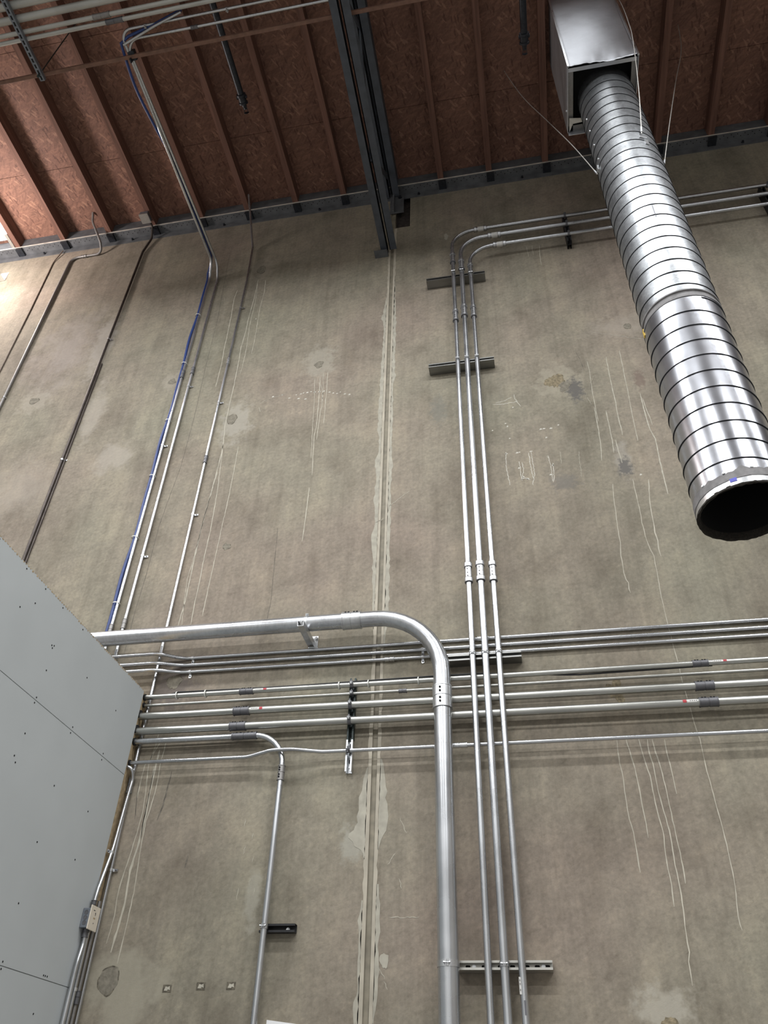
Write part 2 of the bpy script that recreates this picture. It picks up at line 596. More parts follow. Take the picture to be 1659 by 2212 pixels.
def strut(name, label, start, along, length, face, depth=.041, mat='strut_zinc', slots=(), bolts=(), slot_pitch=None, double=False):
    """slotted channel; back at `start`, open side towards `face`, length along `along`; start is the middle of the back edge"""
    al, fa = Vector(along).normalized(), Vector(face).normalized()
    ac = al.cross(fa)
    w, d, t, l = .041, depth, .0026, .0105
    P = [(-w / 2, 0), (w / 2, 0), (w / 2, d), (w / 2 - l, d), (w / 2 - l, d - .007), (w / 2 - l + t, d - .007), (w / 2 - l + t, d - t), (w / 2 - t, d - t), (w / 2 - t, t),
         (-w / 2 + t, t), (-w / 2 + t, d - t), (-w / 2 + l - t, d - t), (-w / 2 + l - t, d - .007), (-w / 2 + l, d - .007), (-w / 2 + l, d), (-w / 2, d)]
    th = thing(name, label, 'strut', start)
    start = Vector(start)
    if double:                                   # two channels welded back to back; the front one is open to the room
        add('channel', extrude_poly([(p, d - q) for p, q in P], start, ac, fa, al, length), mat, th)
        start = start + fa * d
    add('channel', extrude_poly(P, start, ac, fa, al, length), mat, th)
    if slot_pitch:
        slots = [slot_pitch * (k + .5) for k in range(int(length / slot_pitch))]
    if slots:
        sv = []
        for k in range(12):
            a = 2 * PI * k / 12
            sv.append((.011 * (1 if math.cos(a) > 0 else -1) * .55 + .0065 * math.cos(a), .0065 * math.sin(a)))
        me = rawmesh('slot', extrude_poly(sv, (0, 0, 0), al, ac, fa, .0008), 'dark_hole')
        for s in slots:
            inst('slot', me, th, Vector(start) + al * s + fa * (t + .0002))
    for s in bolts:
        add('anchor_bolt', lathe(Vector(start) + al * s + fa * t, fa, [(0, .011), (.002, .011), (.002, .0075), (.009, .0075)], 6), 'galvanised_bright', th)
    return th

def conduit(name, label, pts, r, R=.15, mat='galvanised_vertical', n=14, cat='conduit', group=None):
    th = thing(name, label, cat, min((Vector(p) for p in pts), key=lambda p: p.z), group)
    add('tube', sweep(fillet(pts, R), r, n), mat, th, True)
    return th

# ================================================================== THE SETTING
# ------------------------------------------------------------------ floor
for nm, bxx in (('wall_right', box(9.0, 9.2, -16, 0, 0, 10.05)), ('wall_front', box(-12, 9, -16.2, -16, 0, 10.05)), ('wall_far_left', box(-12.2, -12, -16, 0, 0, 10.05))):
    add(nm, bxx, 'white_wall' if nm == 'wall_front' else 'room_wall', None, origin=(0, 0, 0), kind='structure')
fl = add('floor', box(-12, 9, -16, 0.0, -.12, 0.0), 'floor_concrete', None, origin=(0, 0, 0), kind='structure')

# ------------------------------------------------------------------ concrete wall: two tilt-up panels, joint, marks
JX0, JX1 = -.957, -.918                          # the joint between the panels
wall = thing('wall_back', None, None, (0, 0, 0), kind='structure')
panel_l = add('concrete_panel', box(-12, JX0, 0, .18, 0, 10.05), 'tilt_up_concrete', wall, bevel=.006)
notch = [(JX1, 0), (9.0, 0), (9.0, 10.05), (-.755, 10.05), (-.755, 9.215), (JX1, 9.215)]
panel_r = add('concrete_panel', extrude_poly(notch, (0, 0, 0), (1, 0, 0), (0, 0, 1), (0, 1, 0), .18), 'tilt_up_concrete_right', wall, bevel=.006)
add('joint_filler', box(JX0 - .004, JX1 + .004, .009, .17, 0, 10.05), 'joint_sealant', wall)
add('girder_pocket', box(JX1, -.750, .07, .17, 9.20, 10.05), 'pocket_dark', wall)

def wob_strip(name, x_in, side, segs, mat, y=-.0012, parent=wall):
    """smear of sealant lying along the joint; segs = [(z, width)] from top to bottom"""
    V, F = [], []
    pts = []
    for i in range(len(segs) - 1):
        (z0, w0), (z1, w1) = segs[i], segs[i + 1]
        n = max(2, int(abs(z0 - z1) / .03))
        for k in range(n):
            t = k / n
            w = w0 + (w1 - w0) * t
            pts.append((z0 + (z1 - z0) * t, max(.004, w * (1 + random.uniform(-.22, .22)))))
    pts.append(segs[-1])
    for z, w in pts:
        V += [(x_in, y, z), (x_in + side * w, y, z), (x_in, .004, z), (x_in + side * w, .004, z)]
    for i in range(len(pts) - 1):
        a, b = i * 4, i * 4 + 4
        F += [(a, a + 1, b + 1, b), (a + 1, a + 3, b + 3, b + 1), (a, b, b + 2, a + 2)]
    return add(name, (V, F), mat, parent)

wob_strip('sealant_bead', JX0 + .003, -1, [(9.15, .022), (8.2, .022), (6, .02), (4, .021), (1.2, .024)], 'sealant_smear')
wob_strip('sealant_bead', JX1 - .003, 1, [(9.2, .030), (8.9, .024), (7, .018), (4, .019), (1.2, .022)], 'sealant_smear')
for x, sd, sg in (
        (JX0 - .018, -1, [(8.0, .004), (7.75, .030), (7.67, .046), (7.55, .018), (7.2, .020), (6.9, .030), (6.5, .030), (6.2, .034), (6.1, .020), (5.95, .018), (5.82, .045), (5.7, .030), (5.4, .036), (5.2, .026), (5.05, .046), (4.9, .030), (4.62, .020), (4.4, .010), (4.3, .004)]),
        (JX1 + .014, 1, [(8.3, .004), (8.0, .012), (7.6, .028), (7.3, .030), (7.0, .024), (6.85, .034), (6.7, .014), (6.4, .022), (6.0, .018), (5.8, .030), (5.5, .020), (5.2, .026), (4.9, .026), (4.5, .030), (4.2, .012), (4.15, .004)]),
        (JX0 - .018, -1, [(3.35, .006), (3.25, .030), (3.10, .050), (3.03, .052), (2.99, .088), (2.95, .085), (2.90, .050), (2.86, .010), (2.83, .004)]),
        (JX1 + .016, 1, [(3.40, .008), (3.30, .034), (3.20, .040), (3.06, .050), (2.98, .044), (2.93, .020), (2.88, .004)]),
        (JX0 - .018, -1, [(2.62, .006), (2.52, .022), (2.40, .014), (2.20, .010), (2.15, .028), (1.9, .02), (1.6, .006)]),
        (JX1 + .016, 1, [(2.70, .014), (2.50, .026), (2.40, .018), (2.25, .026), (2.15, .016), (2.05, .004)])):
    wob_strip('putty_smear', x, sd, sg, 'grey_putty')

def blob(name, x, z, rx, rz, mat, y=-.0012, jag=.18, n=26, seed=0, parent=wall, ring=None, th=.004, gap=0):
    rr = random.Random(seed)
    ph = [rr.uniform(0, 6.28) for _ in range(5)]
    pts = []
    for k in range(n):
        a = 2 * PI * k / n
        q = 1 + jag * (math.sin(2 * a + ph[0]) * .5 + math.sin(3 * a + ph[1]) * .5 + math.sin(5 * a + ph[2]) * .4) + rr.uniform(-jag, jag) * .5
        pts.append((rx * q * math.cos(a), rz * q * math.sin(a)))
    if ring:
        inner = [(a * ring, b * ring) for a, b in pts]
        V = [(x + a, y, z + b) for a, b in pts] + [(x + a, y, z + b) for a, b in inner] + [(x + a, y + th, z + b) for a, b in pts]
        F = []
        for k in range(n):
            j = (k + 1) % n
            if gap and math.sin(k * .9 + ph[3]) + rr.uniform(-.6, .6) < gap - .7:
                continue
            F += [(k, j, n + j, n + k), (k, 2 * n + k, 2 * n + j, j)]
        return add(name, (V, F), mat, parent)
    V = [(x + a, y, z + b) for a, b in pts] + [(x + a, y + th, z + b) for a, b in pts]
    F = [tuple(range(n - 1, -1, -1))] + [(k, (k + 1) % n, n + (k + 1) % n, n + k) for k in range(n)]
    return add(name, (V, F), mat, parent)

# mortar plugs over the form ties, each with a broken dark rim
for i, (x, z, rx, rz, jag) in enumerate(((-2.351, 8.80, .047, .068, .10), (-1.585, 7.125, .036, .050, .22), (-2.329, 6.535, .046, .062, .10), (-3.018, 7.15, .034, .040, .2),
                                         (-4.44, 7.125, .046, .048, .22), (1.145, 7.112, .032, .036, .06), (-2.356, 2.245, .062, .066, .10), (-2.15, 5.12, .03, .034, .25), (-2.345, 4.0, .05, .055, .2))):
    blob('tie_hole_patch', x, z, rx, rz, 'patch_mortar', -.0010, jag, 26, i)
    blob('tie_hole_rim', x, z, rx * 1.02, rz * 1.02, 'patch_edge', -.0014, jag, 26, i, ring=.90, gap=.35)
blob('spalled_crater', .475, 6.535, .072, .085, 'bare_aggregate', -.0010, .32, 34, 21)
blob('spalled_crater', .54, 6.46, .045, .05, 'patch_mortar', -.0013, .3, 30, 22)
blob('spalled_crater', .508, 2.055, .040, .045, 'bare_aggregate', -.0010, .25, 30, 23)
blob('spalled_crater', .53, 3.755, .05, .06, 'bare_aggregate', -.0010, .35, 30, 24)
blob('putty_dab', -.85, 2.334, .022, .036, 'grey_putty', -.0014, .18, 22, 25)
blob('putty_dab', -.375, 8.905, .022, .050, 'grey_putty', -.0014, .2, 22, 26)

def ribbon(pts, w, y=-.0012, wob=.0015, step=.03):
    """thin dried run of paint down the wall"""
    V, F, P = [], [], []
    for i in range(len(pts) - 1):
        (x0, z0), (x1, z1) = pts[i], pts[i + 1]
        n = max(1, int(math.hypot(x1 - x0, z1 - z0) / step))
        for k in range(n):
            P.append((x0 + (x1 - x0) * k / n, z0 + (z1 - z0) * k / n))
    P.append(pts[-1])
    for i, (x, z) in enumerate(P):
        a, b = P[max(i - 1, 0)], P[min(i + 1, len(P) - 1)]
        dx, dz = b[0] - a[0], b[1] - a[1]
        L = math.hypot(dx, dz) or 1
        nx, nz = -dz / L, dx / L
        h = w / 2 * random.uniform(.55, 1.1) * (.45 if i in (0, len(P) - 1) else 1)
        o = random.uniform(-wob, wob)
        V += [(x + nx * (h + o), y, z + nz * (h + o)), (x - nx * (h - o), y, z - nz * (h - o))]
    F = [(i * 2, i * 2 + 1, i * 2 + 3, i * 2 + 2) for i in range(len(P) - 1)]
    return V, F
DRIPS = [
    (0.007, [(-2.573,8.490),(-2.587,8.349),(-2.574,8.076),(-2.564,7.707),(-2.565,7.566),(-2.553,7.292),(-2.558,6.995)]),
    (0.008, [(-2.364,8.628),(-2.365,8.299),(-2.379,7.974),(-2.379,7.741),(-2.391,7.532),(-2.382,7.260),(-2.379,7.001),(-2.383,6.742),(-2.381,6.564),(-2.380,6.454),(-2.366,6.316),(-2.356,6.128),(-2.371,5.761),(-2.393,5.330),(-2.394,4.933),(-2.393,4.645),(-2.408,4.439)]),
    (0.006, [(-2.360,8.562),(-2.344,8.255),(-2.351,7.880),(-2.332,7.452),(-2.335,7.218),(-2.344,7.129)]),
    (0.006, [(-2.279,8.600),(-2.268,8.395),(-2.278,8.125),(-2.272,7.863),(-2.266,7.612),(-2.270,7.406)]),
    (0.006, [(-2.216,6.183),(-2.212,5.661),(-2.221,5.311),(-2.225,5.044),(-2.231,4.820),(-2.236,4.509)]),
    (0.007, [(-2.361,6.232),(-2.322,5.704),(-2.311,5.321),(-2.316,5.010),(-2.313,4.816),(-2.316,4.638),(-2.311,4.443)]),
    (0.005, [(-2.357,5.912),(-2.388,5.451),(-2.400,5.062),(-2.415,4.850),(-2.400,4.645),(-2.379,4.448)]),
    (0.004, [(-2.699,8.391),(-2.688,8.294)]),
    (0.006, [(-2.372,3.649),(-2.380,3.541),(-2.391,3.465),(-2.423,3.427),(-2.426,3.318),(-2.426,3.218)]),
    (0.007, [(-2.339,3.601),(-2.385,3.495),(-2.398,3.426),(-2.381,3.288),(-2.367,3.137),(-2.376,3.009),(-2.390,2.878),(-2.401,2.801),(-2.411,2.711),(-2.412,2.640),(-2.403,2.559),(-2.410,2.486),(-2.415,2.420)]),
    (0.016, [(-2.344,3.524),(-2.348,3.359),(-2.349,3.229),(-2.345,3.092),(-2.351,2.955),(-2.367,2.803),(-2.362,2.713),(-2.358,2.625),(-2.364,2.521),(-2.375,2.419),(-2.376,2.377)]),
    (0.006, [(-2.358,3.419),(-2.353,3.287),(-2.352,3.187),(-2.350,3.076),(-2.347,2.977)]),
    (0.007, [(-2.310,3.584),(-2.319,3.423),(-2.313,3.314),(-2.317,3.222),(-2.324,3.144),(-2.335,3.076),(-2.333,2.968),(-2.327,2.866),(-2.322,2.787),(-2.316,2.710),(-2.317,2.615),(-2.317,2.536),(-2.321,2.462),(-2.323,2.385),(-2.324,2.323)]),
    (0.007, [(-1.558,6.948),(-1.549,6.732),(-1.548,6.614),(-1.541,6.327),(-1.553,6.230),(-1.541,5.953),(-1.533,5.769)]),
    (0.005, [(-1.609,6.945),(-1.586,6.620),(-1.573,6.277),(-1.557,5.960)]),
    (0.006, [(-1.494,7.011),(-1.485,6.782),(-1.484,6.603),(-1.480,6.430),(-1.481,6.340)]),
    (0.006, [(-1.546,6.853),(-1.519,6.727),(-1.514,6.562),(-1.521,6.494),(-1.527,6.161)]),
    (0.007, [(-1.544,5.638),(-1.545,5.485),(-1.547,5.260),(-1.550,5.101)]),
    (0.004, [(-1.532,6.999),(-1.520,6.788),(-1.512,6.631)]),
    (0.008, [(0.739,6.176),(0.736,6.046),(0.735,5.919),(0.728,5.748),(0.714,5.607)]),
    (0.006, [(0.756,6.731),(0.759,6.614),(0.747,6.336),(0.747,6.180),(0.746,6.019)]),
    (0.008, [(0.914,6.754),(0.906,6.473),(0.908,6.227),(0.901,6.071),(0.903,5.928),(0.903,5.844)]),
    (0.006, [(1.032,6.814),(1.019,6.343),(1.008,6.023),(1.004,5.877),(1.003,5.770)]),
    (0.010, [(1.107,6.273),(1.103,6.089),(1.106,5.951),(1.108,5.871),(1.130,5.770),(1.123,5.642),(1.119,5.499),(1.116,5.347),(1.116,5.230)]),
    (0.008, [(0.821,6.125),(0.820,5.956),(0.819,5.807),(0.812,5.673)]),
    (0.007, [(1.115,6.219),(1.120,6.087),(1.132,5.982),(1.134,5.917)]),
    (0.010, [(0.845,5.803),(0.847,5.682),(0.855,5.564)]),
    (0.007, [(0.757,5.372),(0.742,5.221),(0.736,5.078),(0.729,4.971),(0.727,4.843),(0.713,4.735),(0.714,4.667),(0.709,4.596),(0.717,4.539),(0.728,4.513),(0.723,4.466),(0.726,4.433)]),
    (0.006, [(0.903,5.398),(0.900,5.266),(0.903,5.133),(0.897,4.993),(0.900,4.852),(0.911,4.765),(0.923,4.713),(0.919,4.545),(0.913,4.455),(0.911,4.349),(0.909,4.253),(0.911,4.188),(0.914,4.063),(0.914,4.005),(0.917,3.966),(0.920,3.916),(0.919,3.781),(0.924,3.662),(0.931,3.524),(0.940,3.430),(0.938,3.362),(0.936,3.275),(0.940,3.185),(0.944,3.087),(0.944,3.023),(0.948,2.939),(0.949,2.857),(0.948,2.793),(0.947,2.722),(0.941,2.652),(0.932,2.582),(0.924,2.519),(0.923,2.482),(0.926,2.457)]),
    (0.008, [(1.011,5.383),(0.986,5.212),(0.976,5.095),(0.973,4.984),(0.967,4.904),(0.972,4.832),(0.966,4.766),(0.969,4.701)]),
    (0.007, [(0.486,3.453),(0.481,3.376),(0.481,3.308),(0.486,3.229),(0.481,3.151),(0.481,3.059),(0.483,3.001),(0.493,2.928),(0.493,2.857),(0.491,2.804),(0.492,2.731)]),
    (0.007, [(0.537,3.450),(0.546,3.381),(0.556,3.305),(0.562,3.146),(0.561,3.060),(0.564,2.982),(0.562,2.903)]),
    (0.007, [(0.609,3.446),(0.613,3.383),(0.621,3.302),(0.632,3.233),(0.632,3.156),(0.634,3.048),(0.643,2.967),(0.644,2.906),(0.638,2.854),(0.634,2.782),(0.636,2.668),(0.630,2.567)]),
    (0.007, [(0.654,3.444),(0.651,3.368),(0.659,3.300),(0.659,3.222),(0.661,3.142),(0.672,3.003),(0.679,2.905),(0.672,2.765),(0.676,2.652),(0.669,2.548),(0.660,2.442),(0.660,2.365),(0.648,2.325),(0.644,2.223)]),
    (0.007, [(0.680,3.443),(0.686,3.366),(0.696,3.299),(0.701,3.207),(0.704,3.108),(0.705,2.989),(0.708,2.887),(0.710,2.758),(0.706,2.674)]),
    (0.007, [(0.748,3.439),(0.746,3.363),(0.751,3.296),(0.752,3.205),(0.754,3.128)]),
    (0.006, [(0.536,8.507),(0.525,8.350),(0.521,8.172)]),
    (0.004, [(0.411,8.523),(0.418,8.338)]),
    (0.004, [(0.466,8.525),(0.463,8.350)]),
]
SCRATCHES = [
    [(0.018,5.794),(0.010,5.683),(0.014,5.587),(0.025,5.455)],
    [(0.105,5.684),(0.114,5.621),(0.111,5.499)],
    [(0.132,5.675),(0.136,5.594),(0.117,5.489)],
    [(0.189,5.764),(0.190,5.657),(0.195,5.562),(0.203,5.496)],
    [(0.207,5.771),(0.211,5.655),(0.215,5.550),(0.190,5.434)],
    [(0.331,5.714),(0.337,5.637),(0.340,5.566),(0.337,5.451)],
    [(0.317,5.711),(0.337,5.675)],
    [(0.357,5.634),(0.357,5.540),(0.343,5.441)],
    [(0.107,5.500),(0.142,5.509),(0.178,5.486)],
    [(-0.053,6.340),(0.026,6.332),(0.120,6.339),(0.155,6.349)],
    [(0.128,6.431),(0.134,6.375),(0.168,6.281)],
    [(-0.029,6.353),(0.047,6.367),(0.106,6.402)],
    [(0.427,5.739),(0.423,5.672),(0.420,5.616)],
    [(0.560,5.724),(0.555,5.606),(0.548,5.468)],
    [(0.699,6.300),(0.723,6.210)],
    [(-2.097,6.688),(-2.058,6.718),(-2.009,6.739),(-1.935,6.763),(-1.851,6.785)],
    [(-2.092,6.646),(-2.071,6.584)],
    [(-0.799,2.860),(-0.842,2.798)],
    [(-0.830,2.534),(-0.669,2.533)],
    [(-0.762,2.674),(-0.778,2.728)],
    [(-0.895,5.363),(-0.782,5.459),(-0.736,5.499)],
    [(-0.928,5.250),(-0.997,5.214)],
    [(-1.702,3.070),(-1.707,3.030)],
    [(-1.642,2.989),(-1.649,2.958)],
    [(-1.683,2.920),(-1.687,2.872)],
    [(-1.621,2.860),(-1.628,2.830)],
    [(-1.627,2.742),(-1.633,2.708)],
    [(-1.688,2.694),(-1.692,2.632)],
    [(-1.596,2.693),(-1.597,2.659)],
    [(-0.778,3.048),(-0.739,2.963)],
    [(1.297,6.894),(0.851,7.090)],
    [(-0.878,2.307),(-0.843,2.251)],
    [(-0.847,2.241),(-0.830,2.205)],
]
SPECKS = [(0.036,6.106),(0.049,6.072),(0.057,5.937),(0.304,6.001),(0.329,6.003),(0.382,5.999),(0.442,6.026),(0.102,5.776),(0.120,5.779),(0.208,5.776),(0.020,5.778),(0.108,6.281),(0.965,5.434),(-2.298,7.949),(-1.762,6.751),(-1.720,6.756),(-1.696,6.764),(-1.662,6.764),(-1.628,6.770),(-1.593,6.758),(-1.551,6.757),(-1.509,6.756),(-1.457,6.734),(-1.422,6.716),(-1.388,6.705),(-1.359,6.718),(-1.316,6.686),(-1.274,6.673),(-1.823,6.720),(-1.736,6.699),(-1.671,6.682),(-1.978,6.764),(-1.893,6.774),(0.337,5.905),(-0.071,6.044),(0.103,5.617),(0.130,5.524),(0.159,5.502),(0.355,5.611),(0.331,5.520)]

CRACKS = [
    (0.005, [(-2.772,9.238),(-2.714,8.031),(-2.711,7.321),(-2.696,6.626),(-2.704,6.012),(-2.744,5.610),(-2.760,5.373),(-2.761,4.922),(-2.775,4.591),(-2.769,4.232)]),
    (0.012, [(-2.230,3.383),(-2.245,3.169),(-2.262,3.082)]),
    (0.014, [(-2.026,2.875),(-2.032,2.806)]),
    (0.008, [(-2.438,3.319),(-2.411,3.092)]),
    (0.005, [(-1.760,5.258),(-1.743,4.867),(-1.733,4.586),(-1.751,4.323)]),
    (0.006, [(0.679,6.865),(0.701,6.771),(0.719,6.621)]),
    (0.006, [(0.794,6.539),(0.751,6.445),(0.735,6.381)]),
    (0.005, [(-1.535,3.924),(-1.560,3.860)]),
    (0.006, [(-1.931,2.730),(-1.938,2.682)]),
    (0.004, [(-1.407,9.544),(-1.153,9.453)]),
    (0.010, [(-3.113,8.689),(-3.138,8.629)]),
]
for w, pts in CRACKS:
    add('dark_streak', ribbon(pts, w * .8, -.0008, .0015, .03), 'dirt_streak', wall)

for i, (w, pts) in enumerate(DRIPS):
    add('paint_run', ribbon(pts, w * .95), 'faint_mark' if 19 <= i <= 26 else 'paint_run', wall)
BRIGHT = {0, 1, 2, 3, 4, 5, 7, 8, 9, 10, 11}
for i, pts in enumerate(SCRATCHES):
    add('scratch_mark', ribbon(pts, .0055 if i in BRIGHT else .0035, -.0012, .003, .012), 'chalk_mark' if i in BRIGHT else 'faint_mark', wall)
parts = []
for x, z in SPECKS:
    a, b = random.uniform(.006, .014), random.uniform(.005, .009)
    parts.append(([(x - a, -.0012, z - b), (x + a * .6, -.0012, z - b * .8), (x + a, -.0012, z + b * .4), (x - a * .3, -.0012, z + b)], [(0, 1, 2, 3)]))
add('paint_specks', join(*parts), 'chalk_mark', wall, kind='stuff')
for x, z in ((-2.012, 2.208), (-1.826, 2.219), (-1.660, 2.221)):
    t = add('adhesive_tab', box(x - .024, x + .024, -.002, .002, z - .017, z + .017), 'patch_edge', wall)
    add('tab_remnant', extrude_poly([(-.016, -.010), (.002, -.011), (.006, -.004), (.017, -.008), (.014, .011), (.004, .006), (-.009, .009), (-.012, .001)], (x, -.0022, z), (1, 0, 0), (0, 0, 1), (0, -1, 0), .001), 'faint_mark', t)

# ------------------------------------------------------------------ steel ledger angle along the top of the wall
LZ = 9.865
led = thing('trim_1', None, None, (0, 0, 9.77), kind='structure')
add('ledger_leg', box(-9, 6.5, -.010, 0.0, 9.775, LZ), 'ledger_paint', led)
add('ledger_seat', box(-9, 6.5, -.112, 0.0, LZ, LZ + .010), 'ledger_paint', led)
add('ledger_lip', box(-9, 6.5, -.116, -.111, LZ - .003, LZ + .012), 'ledger_edge', led)
add('nailer', box(-9, 6.5, -.105, -.003, LZ + .010, 10.04), 'ledger_paint', led)
hp = []
x = -6.2
while x < 3.4:
    for yy, off in ((-.085, 0), (-.060, .033)):
        hp.append(lathe((x + off + random.uniform(-.006, .006), yy, LZ - .0008), (0, 0, 1), [(0, .0055), (.0009, .0055)], 6))
    x += .068
add('nail_holes', join(*hp), 'dark_hole', led, kind='stuff')
bm = rawmesh('ledger_bolt', lathe((0, 0, 0), (0, -1, 0), [(0, .017), (.004, .017), (.004, .011), (.022, .011)], 6), 'black_iron')
x = -5.2
while x < 3.2:
    inst('ledger_bolt', bm, led, (x, -.010, 9.815))
    x += 1.136

# ------------------------------------------------------------------ roof: board panels on timber joists
ceil = thing('ceiling', None, None, (0, 0, 10.05), kind='structure')
DECK = 10.045
JOISTS = [-7.23, -6.66, -6.09, -5.515, -4.925, -4.335, -3.775, -3.185, -2.625, -2.055, -1.497, -.398, .13, .735, 1.30, 1.905, 2.44, 3.03, 3.6, 4.2]
jm = rawmesh('joist', box(-.031, .031, -16.0, -.012, LZ + .011, DECK), 'joist_timber')
for jx in JOISTS:
    inst('joist', jm, ceil, (jx, 0, 0))
# board seams run along and across the joists
ys = [-.006, -.86, -2.065, -3.27, -4.48, -5.7, -6.9, -11.5, -16.0]
xs_edges = [-12, -7.23, -5.515, -3.185, -.93, 1.30, 3.6, 9.0]
sky_x0, sky_x1, sky_y0, sky_y1 = -7.2, -5.545, -1.42, -.14
for i in range(len(xs_edges) - 1):
    for k in range(len(ys) - 1):
        x0, x1, y1, y0 = xs_edges[i] + .002, xs_edges[i + 1] - .002, ys[k] - .002, ys[k + 1] + .002
        if i == 1 and k == 0:
            continue
        if i == 4 and k == 2:
            add('roof_board', box(x0, .13, y0, y1, DECK, DECK + .016), 'oriented_strand_board', ceil)
            continue
        add('roof_board', box(x0, x1, y0, y1, DECK, DECK + .016), 'oriented_strand_board', ceil)
add('roof_board', box(-7.228, -5.517, -.13, -.008, DECK, DECK + .016), 'oriented_strand_board', ceil)
# backing above the boards
add('roof_felt', box(-12, -7.23, -16, 0, DECK + .018, DECK + .03), 'dark_hole', ceil)
add('roof_felt', box(-5.53, 9, -16, 0, DECK + .018, DECK + .03), 'dark_hole', ceil)
add('roof_felt', box(-7.23, -5.53, -16, -.9, DECK + .018, DECK + .03), 'dark_hole', ceil)
# timber hangers under each joist end
hm = rawmesh('joist_hanger', join(box(-.045, .045, -.060, -.011, 9.79, LZ - .0005), box(-.035, .035, -.13, -.117, LZ - .035, LZ + .06)), 'black_iron')
hm2 = rawmesh('joist_hanger', box(-.040, .040, -.109, -.011, LZ - .030, LZ - .0005), 'black_iron')
for jx in JOISTS:
    inst('joist_hanger', hm2, ceil, (jx + .012, 0, 0))
rl = thing('window_1', None, None, (-6.35, -.5, DECK), kind='structure')
add('roof_light_pane', box(-7.22, -5.53, -.855, -.135, DECK + .006, DECK + .012), 'roof_light_sheet', rl)

rl2 = thing('window_2', None, None, (.72, -2.67, DECK), kind='structure')
add('roof_light_pane', box(.132, 1.298, -3.266, -2.069, DECK + .006, DECK + .012), 'roof_light_sheet', rl2)

# ------------------------------------------------------------------ gypsum partition at the left, square to the wall
PX = -2.490
part = thing('wall_left', None, None, (PX, -1.5, 0), kind='structure')
TOP = 3.893
for z0, z1 in ((3.332, TOP), (2.192, 3.328), (1.0, 2.188), (0.0, .996)):
    add('gypsum_sheet', box(PX - .016, PX, -3.2, -.105, z0, z1), 'gypsum_paper', part)
add('gypsum_sheet', box(PX - .14, PX - .124, -3.2, -.012, 0, TOP), 'gypsum_paper', part)
add('sheet_joint', box(PX - .014, PX - .003, -3.2, -.106, 0, TOP - .002), 'gypsum_joint', part)
add('end_stud', box(PX - .124, PX - .018, -.150, -.006, 0, TOP - .004), 'raw_edge', part)
add('edge_strip', box(PX - .017, PX - .010, -.110, -.062, 0, TOP - .003), 'raw_edge', part)
add('top_plate', box(PX - .124, PX - .017, -3.2, -.15, TOP - .042, TOP - .004), 'raw_edge', part)
rg = random.Random(3)
ep = []
for k in range(90):
    y = -.11 - k * .022
    ep.append(box(PX - .012, PX + .0006, y, y + rg.uniform(.006, .016), TOP - rg.uniform(.002, .009), TOP + .0008))
add('ragged_paper_edge', join(*ep), 'raw_edge', part, kind='stuff')
SCREWS = [(-1.818, 3.875), (-1.563, 3.872), (-1.371, 3.872), (-1.182, 3.870), (-0.948, 3.868), (-1.51, 3.673), (-1.411, 3.757), (-1.171, 3.641), (-1.151, 3.649), (-1.16, 3.63), (-1.149, 3.503), (-0.774, 3.65), (-0.385, 3.625), (-1.156, 3.345), (-1.158, 3.315), (-0.773, 3.350), (-0.778, 3.314), (-1.153, 3.152), (-0.401, 3.347), (-0.4, 3.310), (-1.178, 3.028), (-1.154, 3.003), (-0.786, 3.02), (-0.403, 3.011), (-0.791, 2.734), (-0.407, 2.753), (-0.796, 2.451), (-0.786, 2.207), (-0.783, 2.178), (-0.42, 2.206), (-0.403, 2.206), (-0.384, 2.206), (-0.421, 2.044)]
sm = rawmesh('drywall_screw', lathe((0, 0, 0), (1, 0, 0), [(0, .0048), (.0007, .0048)], 8), 'dark_hole')
for y, z in SCREWS:
    inst('drywall_screw', sm, part, (PX + .0002, y, z))

# ================================================================== THINGS
# ------------------------------------------------------------------ roof girder
g = thing('roof_girder', 'dark painted steel girder of paired angles running out from the wall joint', 'girder', (-.965, -4.5, 8.75))
def angle_bar(x0, side, z, up, y0, y1, leg=.072, t=.008):
    a = box(min(x0, x0 + side * leg), max(x0, x0 + side * leg), y0, y1, z, z + t) if up > 0 else box(min(x0, x0 + side * leg), max(x0, x0 + side * leg), y0, y1, z - t, z)
    b = box(min(x0, x0 + side * t), max(x0, x0 + side * t), y0, y1, z, z + leg) if up > 0 else box(min(x0, x0 + side * t), max(x0, x0 + side * t), y0, y1, z - leg, z)
    return join(a, b)
add('bottom_chord', angle_bar(-.974, -1, 8.745, 1, -16, -.045), 'girder_paint', g)
add('bottom_chord', angle_bar(-.954, 1, 8.745, 1, -16, -.045), 'girder_paint', g)
add('top_chord', angle_bar(-.976, -1, 9.80, 1, -16, -.03, .080), 'girder_paint', g)
add('top_chord', angle_bar(-.950, 1, 9.80, 1, -16, -.03, .080), 'girder_paint', g)
add('timber_nailer', box(-1.05, -.875, -16, -.12, 9.885, 10.04), 'girder_paint', g)
yy, hi = -.25, True
while yy > -15:
    y2 = yy - .75
    a, b = (Vector((-.964, yy, 9.84 if hi else 8.78)), Vector((-.964, y2, 8.78 if hi else 9.84)))
    d = (b - a).normalized()
    nrm = d.cross(Vector((1, 0, 0)))
    add('web_bar', extrude_poly([(-.008, -.025), (.008, -.025), (.008, .025), (-.008, .025)], a, (1, 0, 0), nrm, d, (b - a).length), 'girder_paint', g)
    yy, hi = y2, not hi
sp = add('bearing_plate', box(-.975, -.822, -.022, -.006, 9.49, 9.885), 'ledger_paint', g, bevel=.002)
add('plate_bolt', lathe((-.865, -.022, 9.78), (0, -1, 0), [(0, .024), (.004, .024), (.004, .015), (.02, .015)], 6), 'black_iron', sp)
add('stiffener', box(-.945, -.925, -.060, -.022, 9.48, 9.88), 'ledger_paint', g)
